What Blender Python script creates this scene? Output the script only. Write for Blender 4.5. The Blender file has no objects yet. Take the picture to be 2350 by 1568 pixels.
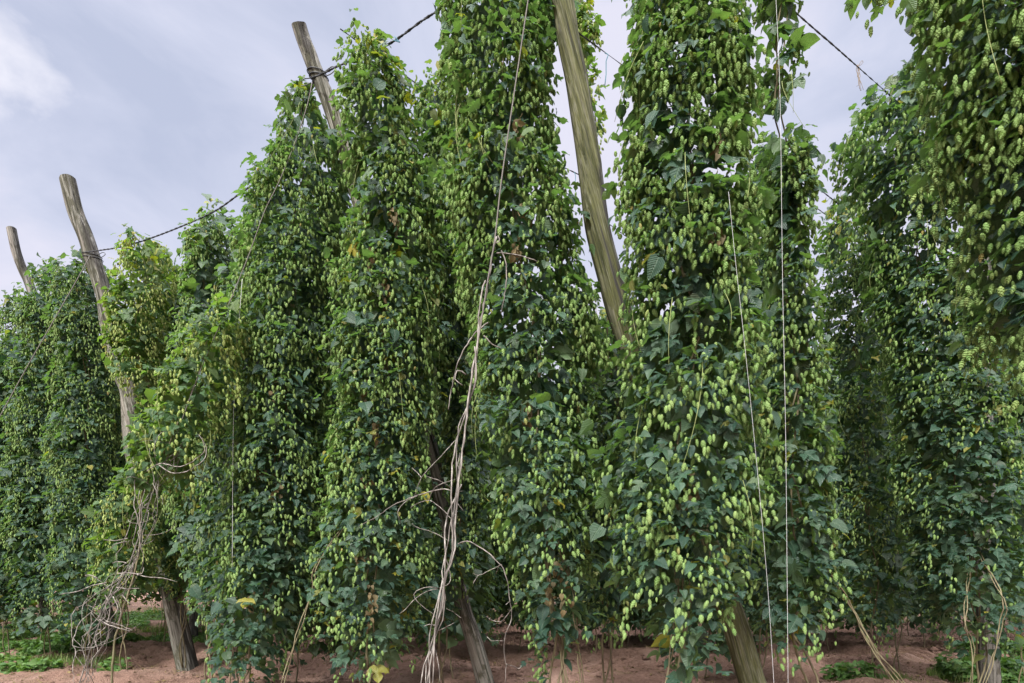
import bpy, math, random
import numpy as np
from mathutils import Vector

rng = np.random.default_rng(11)
random.seed(5)
scene = bpy.context.scene
COL = scene.collection

# ---------------------------------------------------------------- measuring
# The photograph was measured on a 2350 px wide copy. F = focal length in those
# pixels, HOR = horizon row, CAMZ = eye height, d = metres in front of the camera.
S = 1024.0 / 2350.0
F, HOR, CAMZ = 600.0, 580.0, 1.5


def P(x, y, d):
    return np.array([(x * S - 512.0) / F * d, d, CAMZ - (y * S - HOR) / F * d])


def gx(x, d):
    return (x * S - 512.0) / F * d


# ---------------------------------------------------------------- node helpers
def new_mat(name):
    m = bpy.data.materials.new(name)
    m.use_nodes = True
    nt = m.node_tree
    nt.nodes.clear()
    out = nt.nodes.new('ShaderNodeOutputMaterial')
    return m, nt, out


def node(nt, typ, **kw):
    n = nt.nodes.new(typ)
    for k, v in kw.items():
        if k.startswith('_'):
            n.inputs[k[1:].replace('_', ' ')].default_value = v
        else:
            setattr(n, k, v)
    return n


def ramp(nt, stops, interp='LINEAR'):
    r = nt.nodes.new('ShaderNodeValToRGB')
    r.color_ramp.interpolation = interp
    e = r.color_ramp.elements
    while len(e) > 1:
        e.remove(e[-1])
    e[0].position, e[0].color = stops[0][0], (*stops[0][1], 1)
    for p, c in stops[1:]:
        k = e.new(p)
        k.color = (*c, 1)
    return r


def mixcol(nt, fac, a, b, mode='MIX'):
    m = nt.nodes.new('ShaderNodeMix')
    m.data_type = 'RGBA'
    m.blend_type = mode
    for sock, v in ((m.inputs[0], fac), (m.inputs[6], a), (m.inputs[7], b)):
        if hasattr(v, 'is_output') or isinstance(v, bpy.types.NodeSocket):
            nt.links.new(v, sock)
        elif isinstance(v, (int, float)):
            sock.default_value = v
        else:
            sock.default_value = (*v, 1)
    return m.outputs[2]


def mathn(nt, op, a, b=0.0, clamp=False):
    m = nt.nodes.new('ShaderNodeMath')
    m.operation = op
    m.use_clamp = clamp
    for i, v in enumerate((a, b)):
        if isinstance(v, bpy.types.NodeSocket):
            nt.links.new(v, m.inputs[i])
        else:
            m.inputs[i].default_value = v
    return m.outputs[0]


# ---------------------------------------------------------------- materials
def leaf_material(name, top_dark, top_mid, under, yellow, rough=0.42, trans=0.28):
    m, nt, out = new_mat(name)
    L = nt.links.new
    at = node(nt, 'ShaderNodeAttribute', attribute_name='tint')
    ag = node(nt, 'ShaderNodeAttribute', attribute_name='age')
    geo = node(nt, 'ShaderNodeNewGeometry')
    tc = node(nt, 'ShaderNodeTexCoord')
    nz = node(nt, 'ShaderNodeTexNoise', _Scale=38.0, _Detail=3.0)
    L(tc.outputs['Object'], nz.inputs['Vector'])
    f = mathn(nt, 'ADD', at.outputs['Fac'], mathn(nt, 'MULTIPLY', mathn(nt, 'SUBTRACT', nz.outputs['Fac'], 0.5), 0.7), True)
    top = mixcol(nt, f, top_dark, top_mid)
    und = mixcol(nt, f, tuple(c * 0.8 for c in under), under)
    c = mixcol(nt, geo.outputs['Backfacing'], top, und)
    c = mixcol(nt, ag.outputs['Fac'], c, yellow)
    pb = node(nt, 'ShaderNodeBsdfPrincipled', _Roughness=rough)
    pb.inputs['Specular IOR Level'].default_value = 0.45
    L(c, pb.inputs['Base Color'])
    # ribs: a midrib and slanting side veins in the blade's own coordinates
    bl = node(nt, 'ShaderNodeAttribute', attribute_name='blade')
    sx = nt.nodes.new('ShaderNodeSeparateXYZ')
    L(bl.outputs['Vector'], sx.inputs[0])
    ax = mathn(nt, 'ABSOLUTE', sx.outputs['X'])
    sv = mathn(nt, 'SINE', mathn(nt, 'MULTIPLY', mathn(nt, 'SUBTRACT', sx.outputs['Y'], mathn(nt, 'MULTIPLY', ax, .8)), 52.0))
    vein = mathn(nt, 'MAXIMUM', mathn(nt, 'SUBTRACT', 1.0, mathn(nt, 'MULTIPLY', ax, 26.0), True), mathn(nt, 'MULTIPLY', mathn(nt, 'SUBTRACT', sv, .85, True), 2.0))
    c = mixcol(nt, mathn(nt, 'MULTIPLY', vein, .15), c, (.20, .28, .12))
    L(c, pb.inputs['Base Color'])
    bp = node(nt, 'ShaderNodeBump', _Strength=0.8, _Distance=0.006)
    hh = mathn(nt, 'SUBTRACT', nz.outputs['Fac'], mathn(nt, 'ADD', mathn(nt, 'MULTIPLY', vein, .5), mathn(nt, 'MULTIPLY', sv, .16)))
    L(hh, bp.inputs['Height'])
    L(bp.outputs['Normal'], pb.inputs['Normal'])
    tr = node(nt, 'ShaderNodeBsdfTranslucent')
    tcx = mixcol(nt, 1.0, c, (1.5, 1.9, 0.6), 'MULTIPLY')
    L(tcx, tr.inputs['Color'])
    mx = node(nt, 'ShaderNodeMixShader')
    mx.inputs[0].default_value = trans
    L(pb.outputs[0], mx.inputs[1])
    L(tr.outputs[0], mx.inputs[2])
    L(mx.outputs[0], out.inputs['Surface'])
    return m


def cone_material(name, a, b, old):
    m, nt, out = new_mat(name)
    L = nt.links.new
    at = node(nt, 'ShaderNodeAttribute', attribute_name='tint')
    ag = node(nt, 'ShaderNodeAttribute', attribute_name='age')
    c = mixcol(nt, at.outputs['Fac'], a, b)
    c = mixcol(nt, ag.outputs['Fac'], c, old)
    pb = node(nt, 'ShaderNodeBsdfPrincipled', _Roughness=0.6)
    pb.inputs['Specular IOR Level'].default_value = 0.25
    L(c, pb.inputs['Base Color'])
    tr = node(nt, 'ShaderNodeBsdfTranslucent')
    L(mixcol(nt, 1.0, c, (1.3, 1.3, 0.7), 'MULTIPLY'), tr.inputs['Color'])
    mx = node(nt, 'ShaderNodeMixShader')
    mx.inputs[0].default_value = 0.25
    L(pb.outputs[0], mx.inputs[1])
    L(tr.outputs[0], mx.inputs[2])
    L(mx.outputs[0], out.inputs['Surface'])
    return m


def fibre_material(name, stops, scale=(30, 30, 4), rough=0.75):
    m, nt, out = new_mat(name)
    L = nt.links.new
    tc = node(nt, 'ShaderNodeTexCoord')
    mp = node(nt, 'ShaderNodeMapping')
    mp.inputs['Scale'].default_value = scale
    L(tc.outputs['Object'], mp.inputs['Vector'])
    nz = node(nt, 'ShaderNodeTexNoise', _Scale=1.0, _Detail=4.0)
    L(mp.outputs[0], nz.inputs['Vector'])
    r = ramp(nt, stops)
    L(nz.outputs['Fac'], r.inputs[0])
    pb = node(nt, 'ShaderNodeBsdfPrincipled', _Roughness=rough)
    L(r.outputs[0], pb.inputs['Base Color'])
    bp = node(nt, 'ShaderNodeBump', _Strength=0.5, _Distance=0.004)
    L(nz.outputs['Fac'], bp.inputs['Height'])
    L(bp.outputs['Normal'], pb.inputs['Normal'])
    L(pb.outputs[0], out.inputs['Surface'])
    return m


def wood_material(name, moss, moss_dir, grey=1.0):
    """Weathered round timber: grain along local Z, pale bare streaks, dark rain stains, moss on one side."""
    m, nt, out = new_mat(name)
    L = nt.links.new
    tc = node(nt, 'ShaderNodeTexCoord')
    def nz(scale, sc, detail=5.0, rough=0.6):
        mp = node(nt, 'ShaderNodeMapping')
        mp.inputs['Scale'].default_value = scale
        L(tc.outputs['Object'], mp.inputs['Vector'])
        n = node(nt, 'ShaderNodeTexNoise', _Scale=sc, _Detail=detail, _Roughness=rough)
        L(mp.outputs[0], n.inputs['Vector'])
        return mathn(nt, 'ADD', mathn(nt, 'MULTIPLY', mathn(nt, 'SUBTRACT', n.outputs['Fac'], .5), 1.5), .5)
    grain = nz((38, 38, 1.3), 1.0, 5.0, 0.75)
    streak = nz((11, 11, 0.6), 1.0, 5.0, .65)
    blot = nz((6, 6, 2.6), 1.0, 5.0, .65)
    fine = nz((110, 110, 7), 1.0, 3.0)
    base = ramp(nt, [(0.34, (.042 * grey, .039 * grey, .036 * grey)), (0.5, (.15 * grey, .144 * grey, .137 * grey)), (0.66, (.33 * grey, .32 * grey, .31 * grey))])
    L(grain, base.inputs[0])
    st = ramp(nt, [(0.54, (0, 0, 0)), (0.60, (1, 1, 1))])
    L(streak, st.inputs[0])
    c = mixcol(nt, mathn(nt, 'MULTIPLY', st.outputs[0], 0.6), base.outputs[0], (.31 * grey, .275 * grey, .26 * grey))
    dk = ramp(nt, [(0.38, (1, 1, 1)), (0.45, (0, 0, 0))])
    L(streak, dk.inputs[0])
    c = mixcol(nt, mathn(nt, 'MULTIPLY', dk.outputs[0], 0.8), c, (.035, .032, .028))
    dk2 = ramp(nt, [(0.56, (0, 0, 0)), (0.62, (1, 1, 1))])
    L(blot, dk2.inputs[0])
    c = mixcol(nt, mathn(nt, 'MULTIPLY', dk2.outputs[0], 0.7), c, (.04, .037, .03))
    ck = nz((16, 16, .45), 1.0, 2.0)
    ck = mathn(nt, 'SUBTRACT', 1.0, mathn(nt, 'MULTIPLY', mathn(nt, 'ABSOLUTE', mathn(nt, 'SUBTRACT', ck, .53)), 34.0), True)
    c = mixcol(nt, mathn(nt, 'MULTIPLY', ck, .85), c, (.018, .016, .014))
    kmp = node(nt, 'ShaderNodeMapping')
    kmp.inputs['Scale'].default_value = (1, 1, .6)
    L(tc.outputs['Object'], kmp.inputs['Vector'])
    vo = node(nt, 'ShaderNodeTexVoronoi', _Scale=4.5)
    L(kmp.outputs[0], vo.inputs['Vector'])
    kn = mathn(nt, 'MULTIPLY', mathn(nt, 'SUBTRACT', .17, vo.outputs['Distance'], True), 12.0, True)
    c = mixcol(nt, mathn(nt, 'MULTIPLY', kn, .8), c, (.035, .028, .022))
    geo = node(nt, 'ShaderNodeTexCoord')
    vt = node(nt, 'ShaderNodeVectorMath', operation='DOT_PRODUCT')
    L(geo.outputs['Normal'], vt.inputs[0])
    vt.inputs[1].default_value = moss_dir
    g = mathn(nt, 'ADD', mathn(nt, 'MULTIPLY', vt.outputs['Value'], 0.55), mathn(nt, 'MULTIPLY', mathn(nt, 'SUBTRACT', streak, 0.5), 3.0))
    g = mathn(nt, 'MULTIPLY', mathn(nt, 'ADD', g, 0.42), 2.4, True)
    g = mathn(nt, 'MULTIPLY', g, mathn(nt, 'ADD', mathn(nt, 'MULTIPLY', fine, 0.8), 0.45), True)
    mr = ramp(nt, [(0.35, (.040, .045, .015)), (0.65, (.125, .128, .045))])
    L(grain, mr.inputs[0])
    c = mixcol(nt, mathn(nt, 'MULTIPLY', g, moss), c, mr.outputs[0])
    pb = node(nt, 'ShaderNodeBsdfPrincipled', _Roughness=0.85)
    pb.inputs['Specular IOR Level'].default_value = 0.25
    L(c, pb.inputs['Base Color'])
    h = mathn(nt, 'SUBTRACT', mathn(nt, 'ADD', grain, mathn(nt, 'MULTIPLY', fine, 0.4)), mathn(nt, 'MULTIPLY', ck, 1.2))
    bp = node(nt, 'ShaderNodeBump', _Strength=0.8, _Distance=0.006)
    L(h, bp.inputs['Height'])
    L(bp.outputs['Normal'], pb.inputs['Normal'])
    L(pb.outputs[0], out.inputs['Surface'])
    return m


def soil_material():
    m, nt, out = new_mat('red_soil')
    L = nt.links.new
    tc = node(nt, 'ShaderNodeTexCoord')
    n1 = node(nt, 'ShaderNodeTexNoise', _Scale=0.9, _Detail=6.0, _Roughness=0.6)
    n2 = node(nt, 'ShaderNodeTexNoise', _Scale=22.0, _Detail=6.0, _Roughness=0.7)
    n4 = node(nt, 'ShaderNodeTexNoise', _Scale=70.0, _Detail=4.0)
    L(tc.outputs['Object'], n4.inputs['Vector'])
    n3 = node(nt, 'ShaderNodeTexNoise', _Scale=5.0, _Detail=5.0, _Roughness=0.65)
    for n in (n1, n2, n3):
        L(tc.outputs['Object'], n.inputs['Vector'])
    r = ramp(nt, [(0.3, (.13, .074, .057)), (0.5, (.27, .168, .132)), (0.72, (.39, .275, .225))])
    f = mathn(nt, 'ADD', mathn(nt, 'MULTIPLY', n1.outputs['Fac'], 0.45), mathn(nt, 'MULTIPLY', n2.outputs['Fac'], 0.30))
    f = mathn(nt, 'ADD', f, mathn(nt, 'MULTIPLY', n3.outputs['Fac'], 0.27))
    L(f, r.inputs[0])
    pb = node(nt, 'ShaderNodeBsdfPrincipled', _Roughness=0.95)
    pb.inputs['Specular IOR Level'].default_value = 0.15
    L(r.outputs[0], pb.inputs['Base Color'])
    bp = node(nt, 'ShaderNodeBump', _Strength=1.0, _Distance=0.07)
    L(mathn(nt, 'ADD', mathn(nt, 'ADD', n2.outputs['Fac'], n3.outputs['Fac']), mathn(nt, 'MULTIPLY', n4.outputs['Fac'], .35)), bp.inputs['Height'])
    L(bp.outputs['Normal'], pb.inputs['Normal'])
    L(pb.outputs[0], out.inputs['Surface'])
    return m


def plain(name, col, rough=0.6, metal=0.0):
    m, nt, out = new_mat(name)
    tc = node(nt, 'ShaderNodeTexCoord')
    nz = node(nt, 'ShaderNodeTexNoise', _Scale=60.0, _Detail=2.0)
    nt.links.new(tc.outputs['Object'], nz.inputs['Vector'])
    c = mixcol(nt, nz.outputs['Fac'], tuple(v * 0.75 for v in col), tuple(min(1, v * 1.2) for v in col))
    pb = node(nt, 'ShaderNodeBsdfPrincipled', _Roughness=rough, _Metallic=metal)
    nt.links.new(c, pb.inputs['Base Color'])
    nt.links.new(pb.outputs[0], out.inputs['Surface'])
    return m


M_LEAF = leaf_material('hop_leaf', (.021, .054, .040), (.055, .114, .071), (.125, .205, .105), (.30, .27, .035))
M_LEAF_PALE = leaf_material('hop_leaf_pale', (.028, .075, .030), (.075, .150, .058), (.13, .20, .07), (.34, .30, .04), 0.45, 0.36)
M_CONE = cone_material('hop_cone_green', (.150, .265, .075), (.285, .415, .150), (.42, .31, .12))
M_CONE_PALE = cone_material('hop_cone_pale', (.24, .345, .09), (.41, .49, .18), (.46, .36, .14))
M_BINE = fibre_material('hop_bine', [(0.3, (.075, .048, .032)), (0.5, (.15, .125, .068)), (0.7, (.20, .19, .105))])
M_RUNNER = fibre_material('hop_runner', [(0.3, (.16, .20, .06)), (0.7, (.32, .36, .14))])
M_DEAD = fibre_material('dead_bine', [(0.32, (.05, .042, .037)), (0.5, (.155, .135, .120)), (0.66, (.31, .285, .262))], (40, 40, 10))
M_BROWNLEAF = leaf_material('dry_leaf', (.05, .026, .018), (.10, .05, .03), (.12, .07, .045), (.2, .12, .05), 0.8, 0.1)
M_WIRE = plain('wire_steel', (.055, .058, .064), 0.5, 0.6)
M_ROPE = plain('guy_strand', (.12, .108, .098), 0.85)
M_STRING = plain('white_string', (.50, .50, .51), 0.7)
M_TWINE = plain('blue_twine', (.05, .16, .22), 0.7)
M_STRAW = plain('straw_twine', (.20, .165, .135), 0.9)
M_SOIL = soil_material()
M_GRASS = leaf_material('grass_blade', (.045, .105, .018), (.12, .20, .035), (.10, .17, .05), (.32, .27, .10), 0.55, 0.3)
M_WEED = leaf_material('weed_leaf', (.035, .10, .025), (.085, .19, .045), (.10, .18, .06), (.26, .24, .06), 0.5, 0.3)


# ---------------------------------------------------------------- mesh assembly
class Tmpl:
    def __init__(self, verts, faces):
        self.v = np.array(verts, dtype=np.float64)
        self.nl = np.array([len(f) for f in faces], dtype=np.int32)
        self.idx = np.concatenate([np.array(f, dtype=np.int32) for f in faces])


class Batch:
    """Collects many placed copies of small templates and builds ONE mesh from them."""
    def __init__(self):
        self.V, self.I, self.N, self.T, self.A = [], [], [], [], []
        self.X = []
        self.nv = 0

    def add(self, t, pos, mats, tint, age):
        n = len(pos)
        if n == 0:
            return
        v = np.einsum('nij,vj->nvi', mats, t.v) + pos[:, None, :]
        k = len(t.v)
        self.V.append(v.reshape(-1, 3))
        self.I.append((t.idx[None, :] + (self.nv + np.arange(n, dtype=np.int64) * k)[:, None]).reshape(-1))
        self.N.append(np.tile(t.nl, n))
        self.T.append(np.repeat(tint, k))
        self.A.append(np.repeat(age, k))
        self.X.append(np.tile(t.v[:, :2], (n, 1)).astype(np.float32))
        self.nv += n * k

    def raw(self, verts, faces):
        v = np.asarray(verts, dtype=np.float64)
        self.V.append(v)
        self.N.append(np.array([len(f) for f in faces], dtype=np.int32))
        self.I.append(np.concatenate([np.asarray(f, dtype=np.int64) for f in faces]) + self.nv)
        self.T.append(np.full(len(v), .5))
        self.A.append(np.zeros(len(v)))
        self.nv += len(v)

    def build(self, name, mat, parent=None, smooth=True, attrs=True, veins=False):
        me = bpy.data.meshes.new(name)
        V = np.concatenate(self.V)
        I = np.concatenate(self.I).astype(np.int32)
        N = np.concatenate(self.N).astype(np.int32)
        if parent is not None:
            V = V - np.array(parent.location)
        me.vertices.add(len(V))
        me.vertices.foreach_set('co', V.astype(np.float32).ravel())
        me.loops.add(len(I))
        me.loops.foreach_set('vertex_index', I)
        me.polygons.add(len(N))
        me.polygons.foreach_set('loop_start', np.concatenate([[0], np.cumsum(N)[:-1]]).astype(np.int32))
        me.polygons.foreach_set('use_smooth', np.full(len(N), smooth))
        if attrs:
            for nm, arr in (('tint', self.T), ('age', self.A)):
                a = me.attributes.new(nm, 'FLOAT', 'POINT')
                a.data.foreach_set('value', np.concatenate(arr).astype(np.float32))
            if veins:
                a = me.attributes.new('blade', 'FLOAT2', 'POINT')
                a.data.foreach_set('vector', np.concatenate(self.X).ravel())
        me.materials.append(mat)
        me.update()
        me.validate()
        o = bpy.data.objects.new(name, me)
        COL.objects.link(o)
        if parent is not None:
            o.parent = parent
        return o


def tag(o, label, cat, group=None, kind=None):
    o['label'] = label
    o['category'] = cat
    if group:
        o['group'] = group
    if kind:
        o['kind'] = kind
    return o


def empty(name, loc):
    o = bpy.data.objects.new(name, None)
    o.empty_display_size = 0.3
    o.location = loc
    COL.objects.link(o)
    return o


def smooth_path(pts, step=0.08):
    """Catmull-Rom through pts, resampled about every step metres."""
    p = np.asarray(pts, dtype=float)
    if len(p) == 2:
        n = max(2, int(np.linalg.norm(p[1] - p[0]) / step))
        t = np.linspace(0, 1, n)[:, None]
        return p[0] * (1 - t) + p[1] * t
    q = np.vstack([2 * p[0] - p[1], p, 2 * p[-1] - p[-2]])
    out = []
    for i in range(1, len(q) - 2):
        n = max(2, int(np.linalg.norm(q[i + 1] - q[i]) / step))
        t = np.linspace(0, 1, n, endpoint=False)[:, None]
        a, b, c, d = q[i - 1], q[i], q[i + 1], q[i + 2]
        out.append(.5 * (2 * b + (c - a) * t + (2 * a - 5 * b + 4 * c - d) * t ** 2 + (3 * b - a - 3 * c + d) * t ** 3))
    out.append(q[-2][None])
    return np.vstack(out)


def tube(batch, pts, r0, r1=None, seg=6, prof=None, twist=0.0, bumps=0.0):
    p = np.asarray(pts, dtype=float)
    n = len(p)
    r1 = r0 if r1 is None else r1
    t = np.gradient(p, axis=0)
    t /= np.linalg.norm(t, axis=1)[:, None] + 1e-9
    ref = np.array([0.0, 1.0, 0.0]) if abs(t[:, 1]).mean() < 0.8 else np.array([1.0, 0, 0])
    u = np.cross(t, ref)
    u /= np.linalg.norm(u, axis=1)[:, None] + 1e-9
    w = np.cross(t, u)
    ang = np.arange(seg) * 2 * math.pi / seg
    rad = np.linspace(r0, r1, n)
    if bumps:
        p = p + rng.normal(size=p.shape) * min(r0, .008) * .35
    if bumps:
        rad = rad * (1 + bumps * rng.normal(size=n))
    tw = twist * np.concatenate([[0], np.cumsum(np.linalg.norm(np.diff(p, axis=0), axis=1))])
    A = ang[None, :] + tw[:, None]
    k = np.ones(seg) if prof is None else np.asarray([prof(a) for a in ang])
    V = p[:, None, :] + (rad[:, None] * k[None, :])[..., None] * (np.cos(A)[..., None] * u[:, None, :] + np.sin(A)[..., None] * w[:, None, :])
    faces = []
    for i in range(n - 1):
        for j in range(seg):
            a, b = i * seg + j, i * seg + (j + 1) % seg
            faces.append((a, b, b + seg, a + seg))
    faces.append(tuple(range(seg - 1, -1, -1)))
    faces.append(tuple((n - 1) * seg + j for j in range(seg)))
    batch.raw(V.reshape(-1, 3), faces)


def cable(batch, pts, r):
    """Two-strand twisted cable: a flattened section that turns along its length."""
    tube(batch, smooth_path(pts, 0.045), r, seg=8, prof=lambda a: 0.55 + 0.6 * abs(math.cos(a)), twist=26.0)


# ---------------------------------------------------------------- leaf and cone templates
def lobed_leaf(side=1.0, sinus=0.27, droop=0.25, curl=0.15, wav=0.05):
    a, m1, m2, t = (0, .05), (0, .42), (0, .78), (0, 1.12)
    R = [(.2, -.09), (.43, .03), (.52 * side, .24), (.66 * side, .52), (.43 * side, .5), (sinus, .45), (.33, .68), (.2, .92)]
    flat = [a, m1, m2, t] + R + [(-x, y + .01) for x, y in R]
    vs = []
    for i, (x, y) in enumerate(flat):
        z = curl * abs(x) - droop * max(0, y - .2) ** 2 - .35 * max(0, abs(x) - .25) ** 2 + wav * math.sin(i * 2.4)
        vs.append((x, y, z))
    f = []
    for o, rev in ((4, False), (12, True)):
        r = [o + i for i in range(8)]
        q = [(0, r[0], r[1]), (0, r[1], r[2], 1), (1, r[2], r[3], r[4]), (1, r[4], r[5]), (1, r[5], r[6], 2), (2, r[6], r[7], 3)]
        f += [tuple(reversed(k)) if rev else k for k in q]
    return Tmpl(vs, f)


def ovate_leaf(droop=0.3, curl=0.2):
    a, m1, m2, t = (0, 0), (0, .38), (0, .74), (0, 1.1)
    R = [(.2, -.05), (.39, .14), (.43, .4), (.33, .66), (.17, .9)]
    flat = [a, m1, m2, t] + R + [(-x, y) for x, y in R]
    vs = [(x, y, curl * abs(x) - droop * max(0, y - .1) ** 2 + .03 * math.sin(i * 2.1)) for i, (x, y) in enumerate(flat)]
    f = []
    for o, rev in ((4, False), (9, True)):
        r = [o + i for i in range(5)]
        q = [(0, r[0], r[1]), (0, r[1], r[2], 1), (1, r[2], r[3], 2), (2, r[3], r[4], 3)]
        f += [tuple(reversed(k)) if rev else k for k in q]
    return Tmpl(vs, f)


def simple_leaf():
    vs = [(0, 0, 0), (0, .55, -.02), (0, 1.1, -.3), (.42, .02, .04), (.5, .45, .02), (.24, .8, -.06), (-.42, .02, .04), (-.5, .45, .02), (-.24, .8, -.06)]
    f = [(0, 3, 4, 1), (1, 4, 5, 2), (0, 1, 7, 6), (1, 2, 8, 7)]
    return Tmpl(vs, f)


def cone_r(s):
    return .235 * math.sin(math.pi * (.10 + .84 * s)) ** .75


def cone_hi():
    vs, fs = [], []
    rings = 7
    seg = 5
    core = []
    for i in range(4):
        s = i / 3.0
        core.append([len(vs) + j for j in range(seg)])
        for j in range(seg):
            a = j * 2 * math.pi / seg
            r = cone_r(.06 + s * .88) * .8
            vs.append((r * math.cos(a), r * math.sin(a), -s * .93))
    for i in range(3):
        for j in range(seg):
            fs.append((core[i][j], core[i + 1][j], core[i + 1][(j + 1) % seg], core[i][(j + 1) % seg]))
    for i in range(rings):
        s = (i + .2) / rings
        for j in range(seg):
            a = (j + .5 * (i % 2)) * 2 * math.pi / seg
            r = cone_r(min(1, s)) * .86
            r2 = cone_r(min(1, s + .13)) * 1.0 + .022
            hw = .62
            z = -s * .95
            b = len(vs)
            vs.append((r * .8 * math.cos(a), r * .8 * math.sin(a), z + .05))
            vs.append((r2 * .97 * math.cos(a - hw), r2 * .97 * math.sin(a - hw), z - .085))
            vs.append((r2 * 1.09 * math.cos(a), r2 * 1.09 * math.sin(a), z - .225))
            vs.append((r2 * .97 * math.cos(a + hw), r2 * .97 * math.sin(a + hw), z - .085))
            fs.append((b, b + 1, b + 2, b + 3))
    return Tmpl(vs, fs)


def cone_lathe(seg, prof, stag=True):
    vs, fs = [], []
    for i, (r, z) in enumerate(prof):
        for j in range(seg):
            a = (j + (.5 * (i % 2) if stag else 0)) * 2 * math.pi / seg
            vs.append((r * math.cos(a), r * math.sin(a), z))
    n = len(prof)
    for i in range(n - 1):
        for j in range(seg):
            a, b = i * seg + j, i * seg + (j + 1) % seg
            c, d = a + seg, b + seg
            if stag and i % 2 == 1:
                fs += [(a, c, d), (a, d, b)] if False else [(a, c, b), (b, c, d)]
            else:
                fs += [(a, c, b), (b, c, d)]
    return Tmpl(vs, fs)


LEAF3 = [lobed_leaf(), lobed_leaf(.9, .33, .45, .22, .07), lobed_leaf(1.1, .22, .1, .05, .08)]
LEAFO = [ovate_leaf(), ovate_leaf(.5, .3)]
LEAFS = [simple_leaf()]
CONE_H = cone_hi()
CONE_M = cone_lathe(5, [(.07, .02), (.24, -.16), (.17, -.22), (.26, -.42), (.18, -.48), (.23, -.66), (.14, -.72), (.03, -1.0)])
CONE_L = cone_lathe(4, [(.06, 0), (.25, -.3), (.22, -.65), (.03, -1.0)])


def unit(v):
    return v / (np.linalg.norm(v, axis=-1, keepdims=True) + 1e-9)


def leaf_frames(n_dir, t_dir, size):
    n = unit(n_dir)
    t = unit(t_dir - (t_dir * n).sum(1, keepdims=True) * n)
    x = np.cross(t, n)
    return np.stack([x, t, n], axis=2) * size[:, None, None]


def cone_frames(axis_up, size, wide):
    z = unit(axis_up)
    a = rng.uniform(0, 2 * math.pi, len(z))
    h = np.stack([np.cos(a), np.sin(a), np.zeros_like(a)], 1)
    x = unit(h - (h * z).sum(1, keepdims=True) * z)
    y = np.cross(z, x)
    return np.stack([x * wide[:, None], y * wide[:, None], z], axis=2) * size[:, None, None]


UP = np.array([0, 0, 1.0])
CAM = np.array([0, 0, CAMZ])
HI_CONE_MESH = {}


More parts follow.
